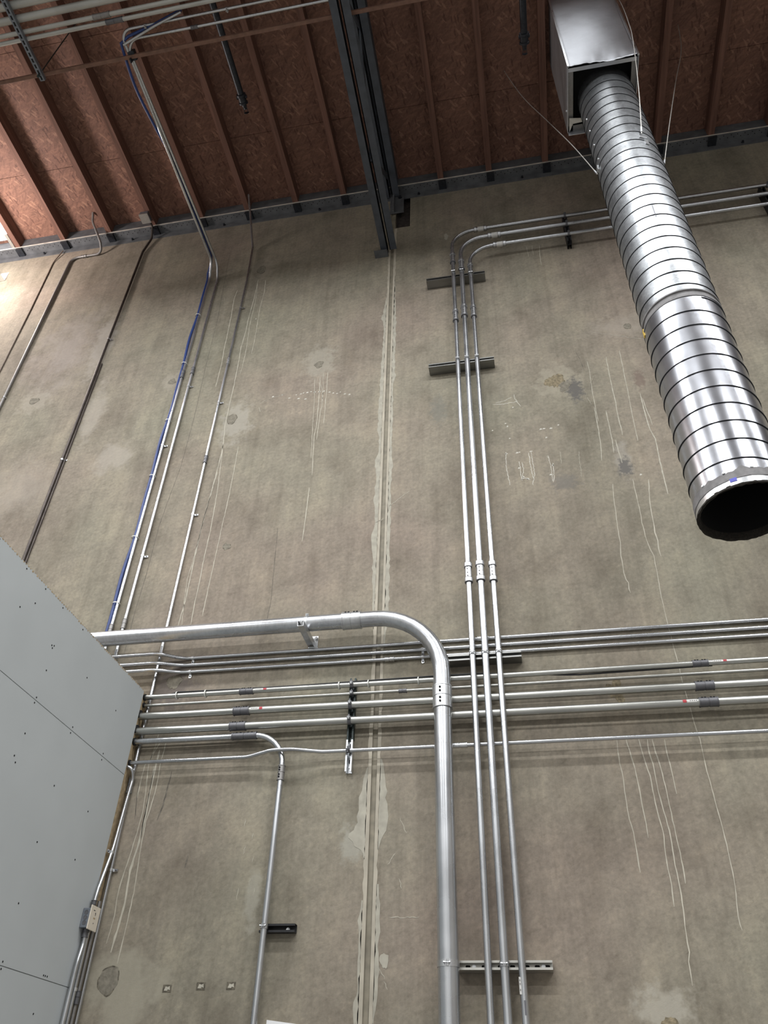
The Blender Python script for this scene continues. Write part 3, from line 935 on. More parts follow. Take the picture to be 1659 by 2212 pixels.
st = add('seat_angle', join(box(-1.112, -.978, -.010, 0.0, 8.70, 8.80), box(-1.112, -.978, -.085, 0.0, 8.695, 8.705)), 'ledger_paint', g)
add('seat_bolt', lathe((-1.03, -.010, 8.765), (0, -1, 0), [(0, .013), (.012, .013)], 6), 'black_iron', st)

# ------------------------------------------------------------------ bridging bar and sprinkler branch lines
b = thing('bridging_bar', 'thin rust-red bracing bar crossing below the roof joists through the girder', 'bar', (-2.5, -2.20, 8.84))
add('bar', box(-7.5, -.99, -2.216, -2.186, 8.822, 8.852), 'primer_red', b, bevel=.003)
add('bar', box(-.94, 4.0, -2.216, -2.186, 8.822, 8.852), 'primer_red', b, bevel=.003)
add('wall_clip', box(-.95, -.905, -2.225, -2.178, 8.800, 8.860), 'girder_paint', b)

def sprinkler(x, y_end, z, label):
    t = thing('sprinkler_pipe', label, 'pipe', (x, y_end, z))
    add('pipe', sweep([(x, -16, z), (x, y_end, z)], .031, 16), 'black_iron', t, True)
    e = add('elbow_fitting', lathe((x, y_end - .06, z), (0, 1, 0), [(0, .032), (0, .046), (.02, .046), (.025, .038), (.07, .038), (.075, .046), (.09, .046), (.09, .02)], 14), 'black_iron', t, True)
    hd = add('sprinkler_head', join(lathe((x, y_end + .03, z), (0, 1, 0), [(0, .022), (.03, .022), (.035, .014), (.055, .014)], 10),
                               lathe((x, y_end + .115, z), (0, 1, 0), [(0, .006), (.004, .026), (.006, .026), (.012, .004)], 10),
                               box(x - .020, x - .015, y_end + .07, y_end + .12, z - .004, z + .004), box(x + .015, x + .020, y_end + .07, y_end + .12, z - .004, z + .004)), 'black_iron', t)
    add('pipe_ring', lathe((x, y_end - .03, z), (1, 0, 0), [(-.05, .012), (-.05, .016), (.05, .016), (.05, .012)], 10), 'black_iron', t)
    return t
sprinkler(-2.185, -1.43, 9.50, 'black sprinkler pipe end between joists left of the steel girder')
sprinkler(.541, -1.50, 9.50, 'black sprinkler pipe end between joists right of the steel girder')

# ------------------------------------------------------------------ conduit rack hung at the upper left
tr = thing('trapeze_strut', 'perforated grey strut hanger crossing under the overhead conduit rack', 'strut', (-3.655, -2.18, 8.75))
add('channel', box(-3.676, -3.634, -4.2, -2.178, 8.745, 8.787), 'box_steel', tr, bevel=.002)
slm = rawmesh('slot', extrude_poly([(-.007, -.016), (.007, -.016), (.007, .016), (-.007, .016)], (0, 0, 0), (1, 0, 0), (0, 1, 0), (0, 0, -1), .0006), 'dark_hole')
y = -2.205
while y > -3.4:
    inst('slot', slm, tr, (-3.655, y, 8.7448))
    y -= .0475
add('hanger_rod', lathe((-3.655, -2.235, 8.70), (0, 0, 1), [(0, .011), (.03, .011), (.03, .005), (1.3, .005)], 8), 'strut_green', tr)
RACK = [(-2.495, .0175, 'lowest'), (-2.548, .019, 'second'), (-2.645, .031, 'third'), (-2.745, .033, 'fourth'), (-2.84, .03, 'fifth'), (-2.94, .03, 'sixth')]
names = ['slim weathered conduit nearest the wall on the overhead rack', 'second weathered conduit from the wall on the overhead rack', 'thick weathered conduit, third from the wall on the overhead rack',
         'thick weathered conduit, fourth from the wall on the overhead rack', 'thick weathered conduit, fifth from the wall on the overhead rack', 'thick weathered conduit, sixth from the wall on the overhead rack']
for i, (y, r, _) in enumerate(RACK):
    z = 8.788 + r
    t = conduit('rack_conduit', names[i], [(-8, y, z), (4.5, y, z)], r, 0, 'rack_zinc')
    clamp(t, (-3.655, y, z), (1, 0, 0), r, (0, .2, -1), 'dull_fitting')
    if i == 0:
        coupling(t, (-2.845, y, z), (1, 0, 0), r, .15, 'dull_fitting', False)
    if i == 1:
        coupling(t, (-2.935, y, z), (1, 0, 0), r, .15, 'galvanised_weathered', False)

# ------------------------------------------------------------------ conduits that cross below the roof, then run down the wall
r = .0125
t1 = conduit('wall_conduit', 'thin conduit with blue cable tied on, bent from roof down the wall', [(-2.917, -.020, 1.0), (-2.917, -.020, 8.74), (-2.865, -.16, 8.865), (-2.852, -2.405, 8.85), (4.0, -2.405, 8.85)], r, [.14, .14, .10])
for z, s in ((8.108, 0), (7.278, 0), (6.584, 0), (6.282, 1), (5.921, 0), (5.275, 0), (4.662, 0)):
    if s:
        strap(t1, (-2.917, -.020, z), (0, 0, 1), r, (1, 0, 0))
coupling(t1, (-2.917, -.020, 7.21), (0, 0, 1), r, .10, 'dull_fitting', False)
coupling(t1, (-2.917, -.020, 4.44), (0, 0, 1), r, .08, 'galvanised_weathered', False)
clamp(t1, (-1.9, -2.405, 8.85), (1, 0, 0), r, (0, .4, -1))
clamp(t1, (-2.62, -2.405, 8.85), (1, 0, 0), r, (0, .4, -1))
t2 = conduit('wall_conduit', 'thin conduit just right of the blue cable, bent from roof down the wall', [(-2.822, -.020, 1.0), (-2.822, -.020, 8.70), (-2.815, -.12, 8.865), (-2.842, -2.325, 8.86), (-2.2, -2.318, 8.86), (4.0, -2.318, 8.86)], r, [.14, .14, .12, .3])
coupling(t2, (-2.822, -.020, 7.243), (0, 0, 1), r, .09, 'dull_fitting', False)
coupling(t2, (-2.822, -.020, 4.48), (0, 0, 1), r, .08, 'galvanised_weathered', False)
strap(t2, (-2.822, -.020, 7.03), (0, 0, 1), r, (1, 0, 0))
strap(t2, (-2.822, -.020, 5.087), (0, 0, 1), r, (1, 0, 0))
coupling(t2, (-2.22, -2.318, 8.86), (1, 0, 0), r, .06, 'dull_fitting', False)
add('beam_clamp', join(box(-2.858, -2.80, -2.24, -2.165, 8.835, 8.895), box(-2.850, -2.835, -2.20, -2.165, 8.79, 8.84)), 'black_iron', t2, bevel=.004)
t3 = conduit('branch_conduit', 'short thin conduit slanting from the roof bend to the overhead rack', [(-2.862, -2.30, 8.835), (-2.55, -2.392, 8.822), (-2.28, -2.455, 8.83)], .011, .3)
# blue data cable
cb = thing('blue_cable', 'bundle of blue data cable tied along a wall conduit', 'cable', (-2.94, -.02, 4.3))
pts = []
zz = 4.28
while zz < 8.72:
    pts.append((-2.941 - .007 * math.sin(zz * 4.3) - .004 * math.sin(zz * 9 + 1), -.022, zz))
    zz += .06
pts += [(-2.936, -.05, 8.80), (-2.885, -.12, 8.885)]
yy = -.2
while yy > -2.28:
    k = 1 / (1 + math.exp((yy + 1.45) / .08))
    kk = math.exp(-((yy + 1.95) / .28) ** 2)
    pts.append((-2.856 - .028 * k - .032 * kk, yy, 8.885 - .032 * k))
    yy -= .08
pts += [(-2.885, -2.31, 8.85), (-2.80, -2.350, 8.852), (-2.55, -2.398, 8.845), (-2.28, -2.462, 8.850)]
add('cable', sweep(pts, .0125, 10), 'blue_cable', cb, True)
for z in (8.108, 7.36, 6.584, 5.921, 5.275, 4.662):
    cable_tie(cb, (-2.929, -.021, z), (0, 0, 1), .0265)
# conduit that leans in from the joists, then drops
t4 = conduit('wall_conduit', 'thin conduit left of the paint runs, leaning in from a joist above', [(-2.480, -.020, 1.0), (-2.480, -.020, 8.6), (-2.500, -.022, 9.22), (-2.545, -.30, 9.86)], .0115, [.6, .10])
for z in (8.146, 6.754, 5.459):
    strap(t4, (-2.480, -.020, z), (0, 0, 1), .0115, (1, 0, 0))
coupling(t4, (-2.480, -.020, 7.316), (0, 0, 1), .0115, .08, 'galvanised_bright', False)
coupling(t4, (-2.480, -.020, 6.052), (0, 0, 1), .0115, .08, 'dull_fitting', False)
coupling(t4, (-2.480, -.020, 3.29), (0, 0, 1), .0115, .09, 'box_steel', False)
strap(t4, (-2.480, -.020, 2.80), (0, 0, 1), .0115, (1, 0, 0))
# left-hand conduits
t5 = conduit('wall_conduit', 'dark thin conduit running down from a small box on a joist', [(-3.862, -.018, 3.2), (-3.862, -.018, 9.50), (-3.80, -.03, 9.74), (-3.775, -.125, 9.84), (-3.79, -.22, 9.85)], .0125, [.15, .08, .05], 'bronze_tube')
for z in (7.925, 6.249):
    strap(t5, (-3.862, -.018, z), (0, 0, 1), .0125, (1, 0, 0))
t5b = conduit('wall_conduit', 'second dark thin tube fixed tight beside the boxed conduit', [(-3.838, -.010, 3.2), (-3.838, -.010, 7.55)], .007, 0, 'bronze_tube')
t6 = conduit('wall_conduit', 'far-left thin conduit with a hooked top below the roof boards', [(-4.782, -.018, 3.5), (-4.782, -.018, 9.60), (-4.40, -.020, 9.60), (-4.40, -.10, 9.70), (-4.50, -.24, 9.95), (-4.49, -.30, 10.04)], .0135, [.10, .08, .1, .1], 'galvanised_weathered')
strap(t6, (-4.782, -.018, 7.214), (0, 0, 1), .0135, (-1, 0, 0))
coupling(t6, (-4.62, -.020, 9.60), (1, 0, 0), .0135, .06, 'galvanised_weathered', False)
t7 = conduit('wall_wire', 'thin brown wire stapled to the wall at the far left', [(-5.005, -.008, 6.0), (-5.0, -.008, 7.7), (-5.004, -.008, 8.67), (-5.02, -.008, 9.60), (-4.94, -.03, 9.78)], .0065, .2, 'brown_wire', 8, 'wire')
jb = thing('joist_box', 'small pale metal junction box fixed to a roof joist end', 'junction box', (-3.80, -.25, 9.84))
add('box_body', box(-3.852, -3.752, -.305, -.195, 9.80, 9.862), 'box_steel', jb, bevel=.004)
add('box_cover', box(-3.856, -3.748, -.309, -.191, 9.795, 9.800), 'galvanised_bright', jb)
hk = thing('wall_bracket', 'small pale metal angle bracket on the wall at the left edge', 'bracket', (-5.63, 0, 9.42))
add('bracket_plate', box(-5.68, -5.575, -.006, 0.0, 9.37, 9.53), 'galvanised_bright', hk)
add('bracket_arm', box(-5.68, -5.575, -.11, -.004, 9.365, 9.371), 'galvanised_bright', hk)
sb = thing('joist_strap', 'pale steel strap standing against the joist beside the roof light', 'bracket', (-5.58, -.12, 9.87))
add('strap_plate', box(-5.585, -5.549, -.30, -.118, 9.868, 9.876), 'galvanised_bright', sb)
add('strap_tab', box(-5.552, -5.549, -.30, -.118, 9.876, 9.93), 'galvanised_bright', sb)

# ------------------------------------------------------------------ large conduit with the sweeping elbow
RB, YB = .0530, -.150
big = conduit('large_conduit', 'largest galvanised conduit, sweeping from the partition top to straight down', [(-5.0, YB, 4.283), (-.502, YB, 4.290), (-.502, YB, .6)], RB, .43, 'galvanised_vertical', 28)
coupling(big, (-1.090, YB, 4.2885), (1, 0, 0), RB, .125, 'galvanised_fitting', True, (0, -.7, .7))
coupling(big, (-.502, YB, 3.700), (0, 0, 1), RB, .145, 'galvanised_fitting', True, (-.12, -1, 0))
clamp(big, (-.502, YB, 2.292), (0, 0, 1), RB, (-.0, -1, 0), 'galvanised_fitting', .030)
clamp(big, (-1.398, YB, 4.287), (1, 0, 0), RB, (0, -.35, 1), 'galvanised_bright', .020)
# bracket arm that carries it
ba = thing('bracket_arm', 'short galvanised strut arm carrying the large conduit off the wall', 'bracket', (-1.398, 0, 4.20))
w, d, tk, l = .041, .041, .0026, .0105
P = [(-w / 2, 0), (w / 2, 0), (w / 2, d), (w / 2 - l, d), (w / 2 - l, d - .007), (w / 2 - l + tk, d - .007), (w / 2 - l + tk, d - tk), (w / 2 - tk, d - tk), (w / 2 - tk, tk),
     (-w / 2 + tk, tk), (-w / 2 + tk, d - tk), (-w / 2 + l - tk, d - tk), (-w / 2 + l - tk, d - .007), (-w / 2 + l, d - .007), (-w / 2 + l, d), (-w / 2, d)]
add('arm_channel', extrude_poly(P, (-1.398, -.006, 4.190), (1, 0, 0), (0, 0, 1), (0, -1, 0), .285), 'galvanised_fitting', ba)
add('wall_plate', box(-1.420, -1.355, -.007, 0.0, 4.185, 4.275), 'galvanised_bright', ba, bevel=.002)
add('plate_bolt', lathe((-1.367, -.007, 4.255), (0, -1, 0), [(0, .010), (.010, .010)], 6), 'galvanised_fitting', ba)

# ------------------------------------------------------------------ the three risers right of the large conduit
YP = -.115
def riser(label, x, rr, ztop, R, c_top, seq):
    t = conduit('riser_conduit', label, [(x, YP, .6), (x, YP, ztop - .5), (x, YP, ztop), (5.5, YP, ztop + .03)], rr, [0, R], 'galvanised_vertical', 18)
    for z, stl in seq:
        if stl == 'clamp':
            clamp(t, (x, YP, z), (0, 0, 1), rr)
        else:
            coupling(t, (x, YP, z), (0, 0, 1), rr, .15 if stl == 'compression' else .07, 'galvanised_fitting', False, style=stl)
            if stl == 'compression':
                o = t.children[-1]
                for dz in (-.035, -.01, .02, .042):
                    add('stamp_mark', lathe((x - .004, YP - rr - .0055, z + dz), (0, -1, 0), [(0, .004), (.002, .004)], 6), 'dark_hole', o)
    coupling(t, (c_top, YP, ztop), (1, 0, 0), rr, .12, 'galvanised_fitting', False, style='compression')
    add('label_sticker', lathe((c_top + .01, YP, ztop), (1, 0, 0), [(-.035, rr + .0062), (.035, rr + .0062)], 18, False), 'white_label', t, True)
    for xx in (.812, 2.70):
        clamp(t, (xx, YP, ztop + .005), (1, 0, 0), rr, (0, -1, .2), 'dull_fitting')
    return t
p1 = riser('left riser of three, outermost at its top bend near the roof', -.311, .0185, 8.765, .36, -.02, [(8.32, 'compression'), (7.42, 'compression'), (6.815, 'clamp'), (4.615, 'compression'), (4.005, 'clamp'), (8.08, 'clamp')])
p2 = riser('thickest middle riser of the three, clamped to the lowest strut', -.231, .0215, 8.618, .30, .11, [(8.19, 'compression'), (7.47, 'compression'), (6.815, 'clamp'), (4.620, 'compression'), (4.005, 'clamp'), (2.297, 'clamp'), (8.08, 'clamp')])
p3 = riser('right riser of three, innermost at its top bend near the roof', -.147, .0185, 8.448, .24, .15, [(8.10, 'compression'), (7.445, 'compression'), (6.815, 'clamp'), (4.61, 'compression'), (4.005, 'clamp'), (8.02, 'clamp')])
add('paper_label', extrude_poly([(-.006, -.036), (.004, -.036), (.004, .036), (-.006, .036)], (-.160, YP - .0172, 2.205), (1, .45, 0), (0, 0, 1), (0, -1, 0), .001), 'white_label', p3)
for dz in (-.02, .005, .02):
    add('label_print', box(-.1630, -.1600, YP - .0206, YP - .0186, 2.203 + dz, 2.211 + dz), 'label_ink', p3)
add('printed_mark', box(-.149, -.140, YP - .0192, YP - .0180, 2.085, 2.145), 'dull_fitting', p3)

SD = .094
strut('strut_channel', 'topmost horizontal strut behind the three risers', (-.575, -.002, 8.058), (1, 0, 0), .560, (0, -1, 0), .0465, 'strut_dark', double=True)
strut('strut_channel', 'second horizontal strut down behind the three risers', (-.565, -.002, 6.807), (1, 0, 0), .560, (0, -1, 0), .0465, 'strut_dark', double=True)
strut('strut_channel', 'black-shadowed horizontal strut behind the risers, just below three thin conduits', (-.468, -.002, 3.998), (1, 0, 0), .458, (0, -1, 0), .043, 'strut_dark', double=True, slots=[.03 + .05 * k for k in range(9)], bolts=(.425,))
strut('strut_channel', 'lowest horizontal strut, slots and bolts showing right of the large conduit', (-.470, -.002, 2.297), (1, 0, 0), .470, (0, -1, 0), .0465, 'strut_zinc', double=True, slots=[.055, .135, .215, .275, .345, .395, .445], bolts=(.085, .425))
for xx, lab in ((.812, 'short upright strut holding three conduits left of the spiral duct'), (2.66, 'upright strut holding three conduits at the right edge of the picture')):
    strut('strut_channel', lab, (xx, -.002, 8.83), (0, 0, -1), .46 if xx < 1 else .52, (0, -1, 0), .0465, 'strut_black', slot_pitch=.05, double=True)

# ------------------------------------------------------------------ three thin conduits strapped to the wall
rc, yc = .0118, -.0145
CL = [('top one of three thin conduits strapped along the wall', 4.166, .075, 'galvanised_horizontal'), ('middle one of three thin conduits strapped along the wall', 4.113, .075, 'galvanised_horizontal'), ('bottom one of three thin conduits strapped along the wall', 4.060, .075, 'galvanised_horizontal')]
for i, (lab, z, oy, mt) in enumerate(CL):
    zl = z + (.012 if i == 0 else -.006)
    t = conduit('wall_conduit', lab, [(-5.0, -.085, zl), (-2.46, -.085, zl), (-2.30, yc, z), (6.0, yc, z - .012)], rc, .25, mt)
    if i != 1:
        strap(t, (-2.235, yc, z), (1, 0, 0), rc, (0, 0, -1))
    if i > 0:
        strap(t, (-.640, yc, z), (1, 0, 0), rc, (0, 0, -1))
    if i == 0:
        coupling(t, (-.245, yc, z - .003), (1, 0, 0), rc, .07, 'galvanised_bright', False)
    if i == 2:
        coupling(t, (-.857, yc, z - .002), (1, 0, 0), rc, .06, 'galvanised_fitting', False)

# ------------------------------------------------------------------ four old conduits on the upright strut, and two below
def runner(label, y, z, rr, mat, x_end=6.0, z_end=None):
    return conduit('run_conduit', label, [(-5.0, y, z), (x_end, y, z if z_end is None else z_end)], rr, 0, mat, 18)
XS = -1.088
q1 = runner('upper old conduit of the strut group, with a black cable lying on it', -.062, 3.862, .0165, 'galvanised_old', 6, 3.875)
q2 = runner('slimmest conduit of the strut group, just below the one with the cable', -.053, 3.812, .0095, 'galvanised_old', 6, 3.806)
q3 = runner('upper thick conduit of the two thickest on the strut group', -.070, 3.732, .0235, 'galvanised_old', 6, 3.712)
q4 = runner('lower thick conduit of the two thickest on the strut group', -.070, 3.630, .0240, 'galvanised_old', 6, 3.610)
for q, y, z, rr, xs in ((q1, -.062, 3.862, .0165, (-1.79, 1.03)), (q3, -.070, 3.732, .0235, (-1.80, 1.02)), (q4, -.070, 3.630, .0240, (-1.81, 1.02))):
    for xx in xs:
        zz = z + ((.013 if q is q1 else -.02) * (xx + 5) / 11)
        coupling(q, (xx, y, zz), (1, 0, 0), rr, .105 if rr > .02 else .09, 'dull_fitting', True, (0, -.6, .8))
coupling(q2, (-.761, -.053, 3.809), (1, 0, 0), .0095, .05, 'dull_fitting', False)
for q, y, z, rr in ((q1, -.062, 3.866, .0165), (q2, -.053, 3.810, .0095), (q3, -.070, 3.725, .0235), (q4, -.070, 3.623, .0240)):
    clamp(q, (XS, y, z), (1, 0, 0), rr, (0, -1, .25), 'dull_fitting')
    o = q.children[-1]
    add('clamp_nut', lathe((XS, y - rr - .004, z + rr * .35), (0, -1, -.3), [(0, .012), (.007, .012), (.007, .007), (.016, .007)], 6), 'galvanised_bright', o)
def sticker(q, x, y, z, rr, flip=False):
    # curved paper label: white part and red end
    def patch(x0, x1, mat, nm, a0=-.25, a1=.55):
        V, F = [], []
        for k in range(7):
            a = a0 + (a1 - a0) * k / 6
            for xx in (x0, x1):
                V.append((xx, y - math.cos(a) * (rr + .0008), z + math.sin(a) * (rr + .0008)))
        for k in range(6):
            F.append((2 * k, 2 * k + 1, 2 * k + 3, 2 * k + 2))
        return add(nm, (V, F), mat, q)
    s = -1 if flip else 1
    patch(min(x, x + s * .055), max(x, x + s * .055), 'white_label', 'pipe_label')
    patch(min(x + s * .058, x + s * .078), max(x + s * .058, x + s * .078), 'red_label', 'pipe_label_end')
    for k in range(4):
        patch(x + s * (.006 + k * .011), x + s * (.006 + k * .011) + .005, 'label_ink', 'label_print', .02, .25)
sticker(q1, -1.73, -.062, 3.866, .0166)
sticker(q3, -1.735, -.070, 3.726, .0236)
sticker(q1, 1.10, -.062, 3.869, .0166)
sticker(q4, .955, -.070, 3.619, .0241, True)
# black cable lying along the upper conduit
bc = thing('black_cable', 'thin black cable tied along the top of the old conduits', 'cable', (-2.3, -.06, 3.88))
pts = []
x = -2.475
while x < 1.1:
    if x < -2.30:
        z = 3.848 + .028 * (x + 2.475) / .175
    elif x < -.2:
        z = 3.886 - .004 * math.sin(x * 3)
    else:
        z = 3.886 - .040 * min(1, (x + .2) / .5) + .0 * x
        if x > .35:
            z = 3.846 + .012 * (x - .35)
    pts.append((x, -.066 if x < -.2 else -.056, z))
    x += .07
add('cable', sweep(pts, .0055, 8), 'black_cable', bc, True)
for xx in (-2.27, -2.07, -1.17, -.98, -.66):
    cable_tie(bc, (xx, -.063, 3.866), (1, 0, 0), .024)
# elbow conduit below
q5 = conduit('elbow_conduit', 'conduit below the strut group that elbows straight down to the floor', [(-5.0, -.062, 3.552), (-1.494, -.062, 3.562), (-1.494, -.062, .6)], .0178, .20, 'galvanised_vertical', 18)
coupling(q5, (-1.76, -.062, 3.561), (1, 0, 0), .0178, .16, 'dull_fitting', True, (0, -.5, .8))
coupling(q5, (-1.494, -.062, 3.315), (0, 0, 1), .0178, .09, 'galvanised_weathered', True, (-.3, -1, 0))
clamp(q5, (-1.494, -.062, 2.485), (0, 0, 1), .0178)
q6 = conduit('kinked_conduit', 'lowest long thin conduit, kinked to pass over the elbow conduit', [(-5.0, -.060, 3.412), (-1.72, -.060, 3.425), (-1.56, -.098, 3.446), (-1.43, -.098, 3.446), (-1.25, -.060, 3.436), (6.0, -.060, 3.436)], .0118, .25, 'galvanised_horizontal')
coupling(q6, (-.417, -.060, 3.436), (1, 0, 0), .0118, .09, 'galvanised_bright', False)
clamp(q6, (XS, -.060, 3.436), (1, 0, 0), .0118, (0, -1, 0), 'dull_fitting')
# rough openings where the runs enter the partition
for y, z, rr in ((-.062, 3.862, .022), (-.053, 3.812, .016), (-.070, 3.736, .030), (-.070, 3.634, .031), (-.062, 3.557, .024), (-.060, 3.420, .018)):
    add('pipe_opening', lathe((PX - .012, y - .004, z + .002), (1, 0, 0), [(0, rr), (.0125, rr)], 14), 'dark_hole', part)
# upright struts
strut('strut_channel', 'dark green upright strut carrying the old conduits across the wall', (XS, -.002, 3.925), (0, 0, -1), .412, (0, -1, 0), .036, 'strut_green', slot_pitch=.05)
strut('strut_channel', 'bright short upright strut hanging below the dark green one', (XS, -.002, 3.512), (0, 0, -1), .195, (0, -1, 0), .041, 'galvanised_bright', slot_pitch=.05, bolts=(.16,))
strut('strut_channel', 'short black strut stub clamped to the elbow conduit low down', (-1.528, -.002, 2.482), (1, 0, 0), .198, (0, -1, 0), .041, 'strut_black', bolts=(.150,))

# ------------------------------------------------------------------ switch box and conduits in the corner by the partition
bx = thing('switch_box', 'grey steel electrical box with cream cover plate on the partition edge', 'electrical box', (PX, -.16, 2.52))
body = add('box_body', box(PX + .001, -2.4405, -.200, -.122, 2.463, 2.560), 'box_steel', bx, bevel=.003)
add('cover_plate', box(-2.4405, -2.4345, -.211, -.110, 2.455, 2.574), 'cover_plate', bx, bevel=.002)
for z in (2.487, 2.512, 2.538):
    add('knockout', lathe((-2.466, -.2005, z), (0, -1, 0), [(0, .0115), (.0010, .0115), (.0010, .0095), (.0002, .0095)], 16), 'dull_fitting', body)
for z in (2.490, 2.540):
    add('plate_screw', lathe((-2.4345, -.160, z), (1, 0, 0), [(0, .0032), (.0012, .0032)], 8), 'dull_fitting', bx)
add('plate_slot', box(-2.4350, -2.4340, -.158, -.154, 2.528, 2.541), 'dark_hole', bx)
add('plate_mark', box(-2.4350, -2.4342, -.170, -.150, 2.510, 2.518), 'raw_edge', bx)
add('plate_mark', box(-2.4350, -2.4342, -.185, -.165, 2.549, 2.553), 'label_ink', bx)
e1 = conduit('corner_conduit', 'small conduit curling out of the partition, then down to the switch box', [(-2.60, -.075, 3.392), (-2.465, -.078, 3.392), (-2.468, -.030, 3.33), (-2.474, -.040, 3.15), (-2.474, -.062, 2.90), (-2.472, -.128, 2.66), (-2.468, -.140, 2.555)], .0105, [.04, .05, .2, .6, .4], 'galvanised_vertical')
strap(e1, (-2.474, -.066, 2.885), (0, 0, 1), .0105, (0, -1, 0), (-1, 0, 0))
coupling(e1, (-2.469, -.139, 2.585), (0, -.1, 1), .0105, .05, 'dull_fitting', False)
e2 = conduit('corner_conduit', 'small conduit stepping sideways just below the switch box', [(-2.468, -.158, 2.47), (-2.468, -.150, 2.40), (-2.466, -.172, 2.30), (-2.466, -.174, .6)], .0118, [.15, .3], 'galvanised_vertical')
coupling(e2, (-2.468, -.157, 2.445), (0, 0, 1), .0118, .045, 'dull_fitting', False)
e3 = conduit('corner_conduit', 'small straight conduit below the switch box, between its neighbours', [(-2.468, -.130, 2.47), (-2.466, -.128, .6)], .0098, 0, 'galvanised_vertical')
strap(e3, (-2.467, -.129, 2.185), (0, 0, 1), .0098, (0, -1, 0), (-1, 0, 0))
e4 = conduit('corner_conduit', 'dull small conduit squeezed in the corner behind the switch box', [(-2.474, -.075, 2.62), (-2.472, -.080, .6)], .0105, 0, 'galvanised_weathered')
coupling(e4, (-2.472, -.080, 2.155), (0, 0, 1), .0105, .06, 'dull_fitting', False)

# ------------------------------------------------------------------ spiral duct hanging from a sheet-metal box
DX, DY, DR = 1.142, -1.264, .229
BZ, MZ, TZ = 4.055, 5.52, 8.66
du = thing('spiral_duct', 'spiral-seamed galvanised round duct hanging down with an open black end', 'duct', (DX, DY, BZ))
def ring_prof(prof, n=64):
    return lathe((DX, DY, 0), (0, 0, 1), prof, n, False)
add('upper_section', ring_prof([(MZ + .028, DR), (TZ, DR), (TZ, DR - .003), (MZ + .028, DR - .003)]), 'spangled_duct', du, True)
add('lower_section', ring_prof([(BZ + .075, DR + .001), (MZ - .03, DR + .001), (MZ - .03, DR - .003), (BZ + .075, DR - .003)]), 'smooth_duct', du, True)
add('joint_band', ring_prof([(MZ - .034, DR - .001), (MZ - .034, DR + .004), (MZ - .022, DR + .005), (MZ - .018, DR - .004), (MZ + .020, DR - .004), (MZ + .024, DR + .004), (MZ + .034, DR + .004), (MZ + .034, DR - .001)]), 'gasket_grey', du, True)
def helix(z0, z1, pitch, rad, tr):
    n = int((z1 - z0) / pitch * 72)
    return sweep([(DX + rad * math.cos(-2 * PI * k / 72 + .4), DY + rad * math.sin(-2 * PI * k / 72 + .4), z0 + (z1 - z0) * k / n) for k in range(n + 1)], tr, 6)
add('spiral_seam', helix(MZ + .05, TZ - .02, .127, DR + .001, .0034), 'seam_shade', du, True)
add('spiral_seam', helix(BZ + .11, MZ - .05, .127, DR + .002, .0034), 'seam_shade', du, True)
rg = random.Random(5)
n = 72
V, F = [], []
for (z, rad, jz) in ((BZ + .082, DR + .004, .010), (BZ + .035, DR + .004, .002), (BZ + .035, DR - .003, 0)):
    for k in range(n):
        a = 2 * PI * k / n
        bump_ = .022 * math.exp(-((k - 52) / 1.1) ** 2) + .014 * math.exp(-((k - 44) / 1.0) ** 2) if jz == .010 else 0
        V.append((DX + rad * math.cos(a), DY + rad * math.sin(a), z + rg.uniform(-jz, jz) * .6 + bump_))
for i in range(2):
    for k in range(n):
        k2 = (k + 1) % n
        F.append((i * n + k, i * n + k2, (i + 1) * n + k2, (i + 1) * n + k))
add('end_tape', (V, F), 'gasket_grey', du, True)
add('end_ring', ring_prof([(BZ + .045, DR + .0015), (BZ + .002, DR + .0015), (BZ + .002, DR - .004), (BZ + .045, DR - .004)]), 'galvanised_fitting', du, True)
V, F = [], []
for (z, rad, jz) in ((BZ + .004, DR + .001, .004), (BZ - .008, DR + .003, .003), (BZ - .010, DR - .004, .003), (BZ - .004, DR - .013, .003), (BZ + .03, DR - .018, 0)):
    for k in range(n):
        a = 2 * PI * k / n
        q = rg.uniform(-jz, jz)
        V.append((DX + (rad + q) * math.cos(a), DY + (rad + q) * math.sin(a), z + rg.uniform(-jz, jz)))
for i in range(4):
    for k in range(n):
        k2 = (k + 1) % n
        F.append((i * n + k, i * n + k2, (i + 1) * n + k2, (i + 1) * n + k))
add('lining_edge', (V, F), 'lining_fibre', du, True)
add('lining', ring_prof([(BZ + .02, DR - .016), (TZ - .2, DR - .016)]), 'duct_lining', du, True)
add('lining_top', lathe((DX, DY, TZ - .22), (0, 0, 1), [(0, DR - .02), (.01, DR - .02)], 32), 'duct_lining', du)
def on_duct(az_deg, z, mat, nm, wdt, hgt, thick=.003):
    a = math.radians(az_deg)
    c = Vector((DX + DR * math.cos(a), DY + DR * math.sin(a), z))
    rad, tan = Vector((math.cos(a), math.sin(a), 0)), Vector((-math.sin(a), math.cos(a), 0))
    return add(nm, extrude_poly([(-wdt, -hgt), (wdt, -hgt), (wdt, hgt), (-wdt, hgt)], c, tan, (0, 0, 1), rad, thick), mat, du)
on_duct(-112, BZ + .03, 'blue_label', 'blue_label', .016, .010, .004)
on_duct(177, MZ - .03, 'yellow_label', 'yellow_label', .012, .03, .006)
for k, az in enumerate((-150, -120, -88, -60, -30)):
    a = math.radians(az)
    add('sheet_screw', lathe((DX + (DR + .002) * math.cos(a), DY + (DR + .002) * math.sin(a), BZ + .088), (math.cos(a), math.sin(a), 0), [(0, .008), (.004, .008), (.006, .004)], 8), 'galvanised_bright', du)
for k, z in enumerate((8.15, 7.95, 7.72, 7.5)):
    a = math.radians(196)
    add('sheet_screw', lathe((DX + DR * math.cos(a), DY + DR * math.sin(a), z), (math.cos(a), math.sin(a), 0), [(0, .008), (.006, .006)], 8), 'galvanised_bright', du)
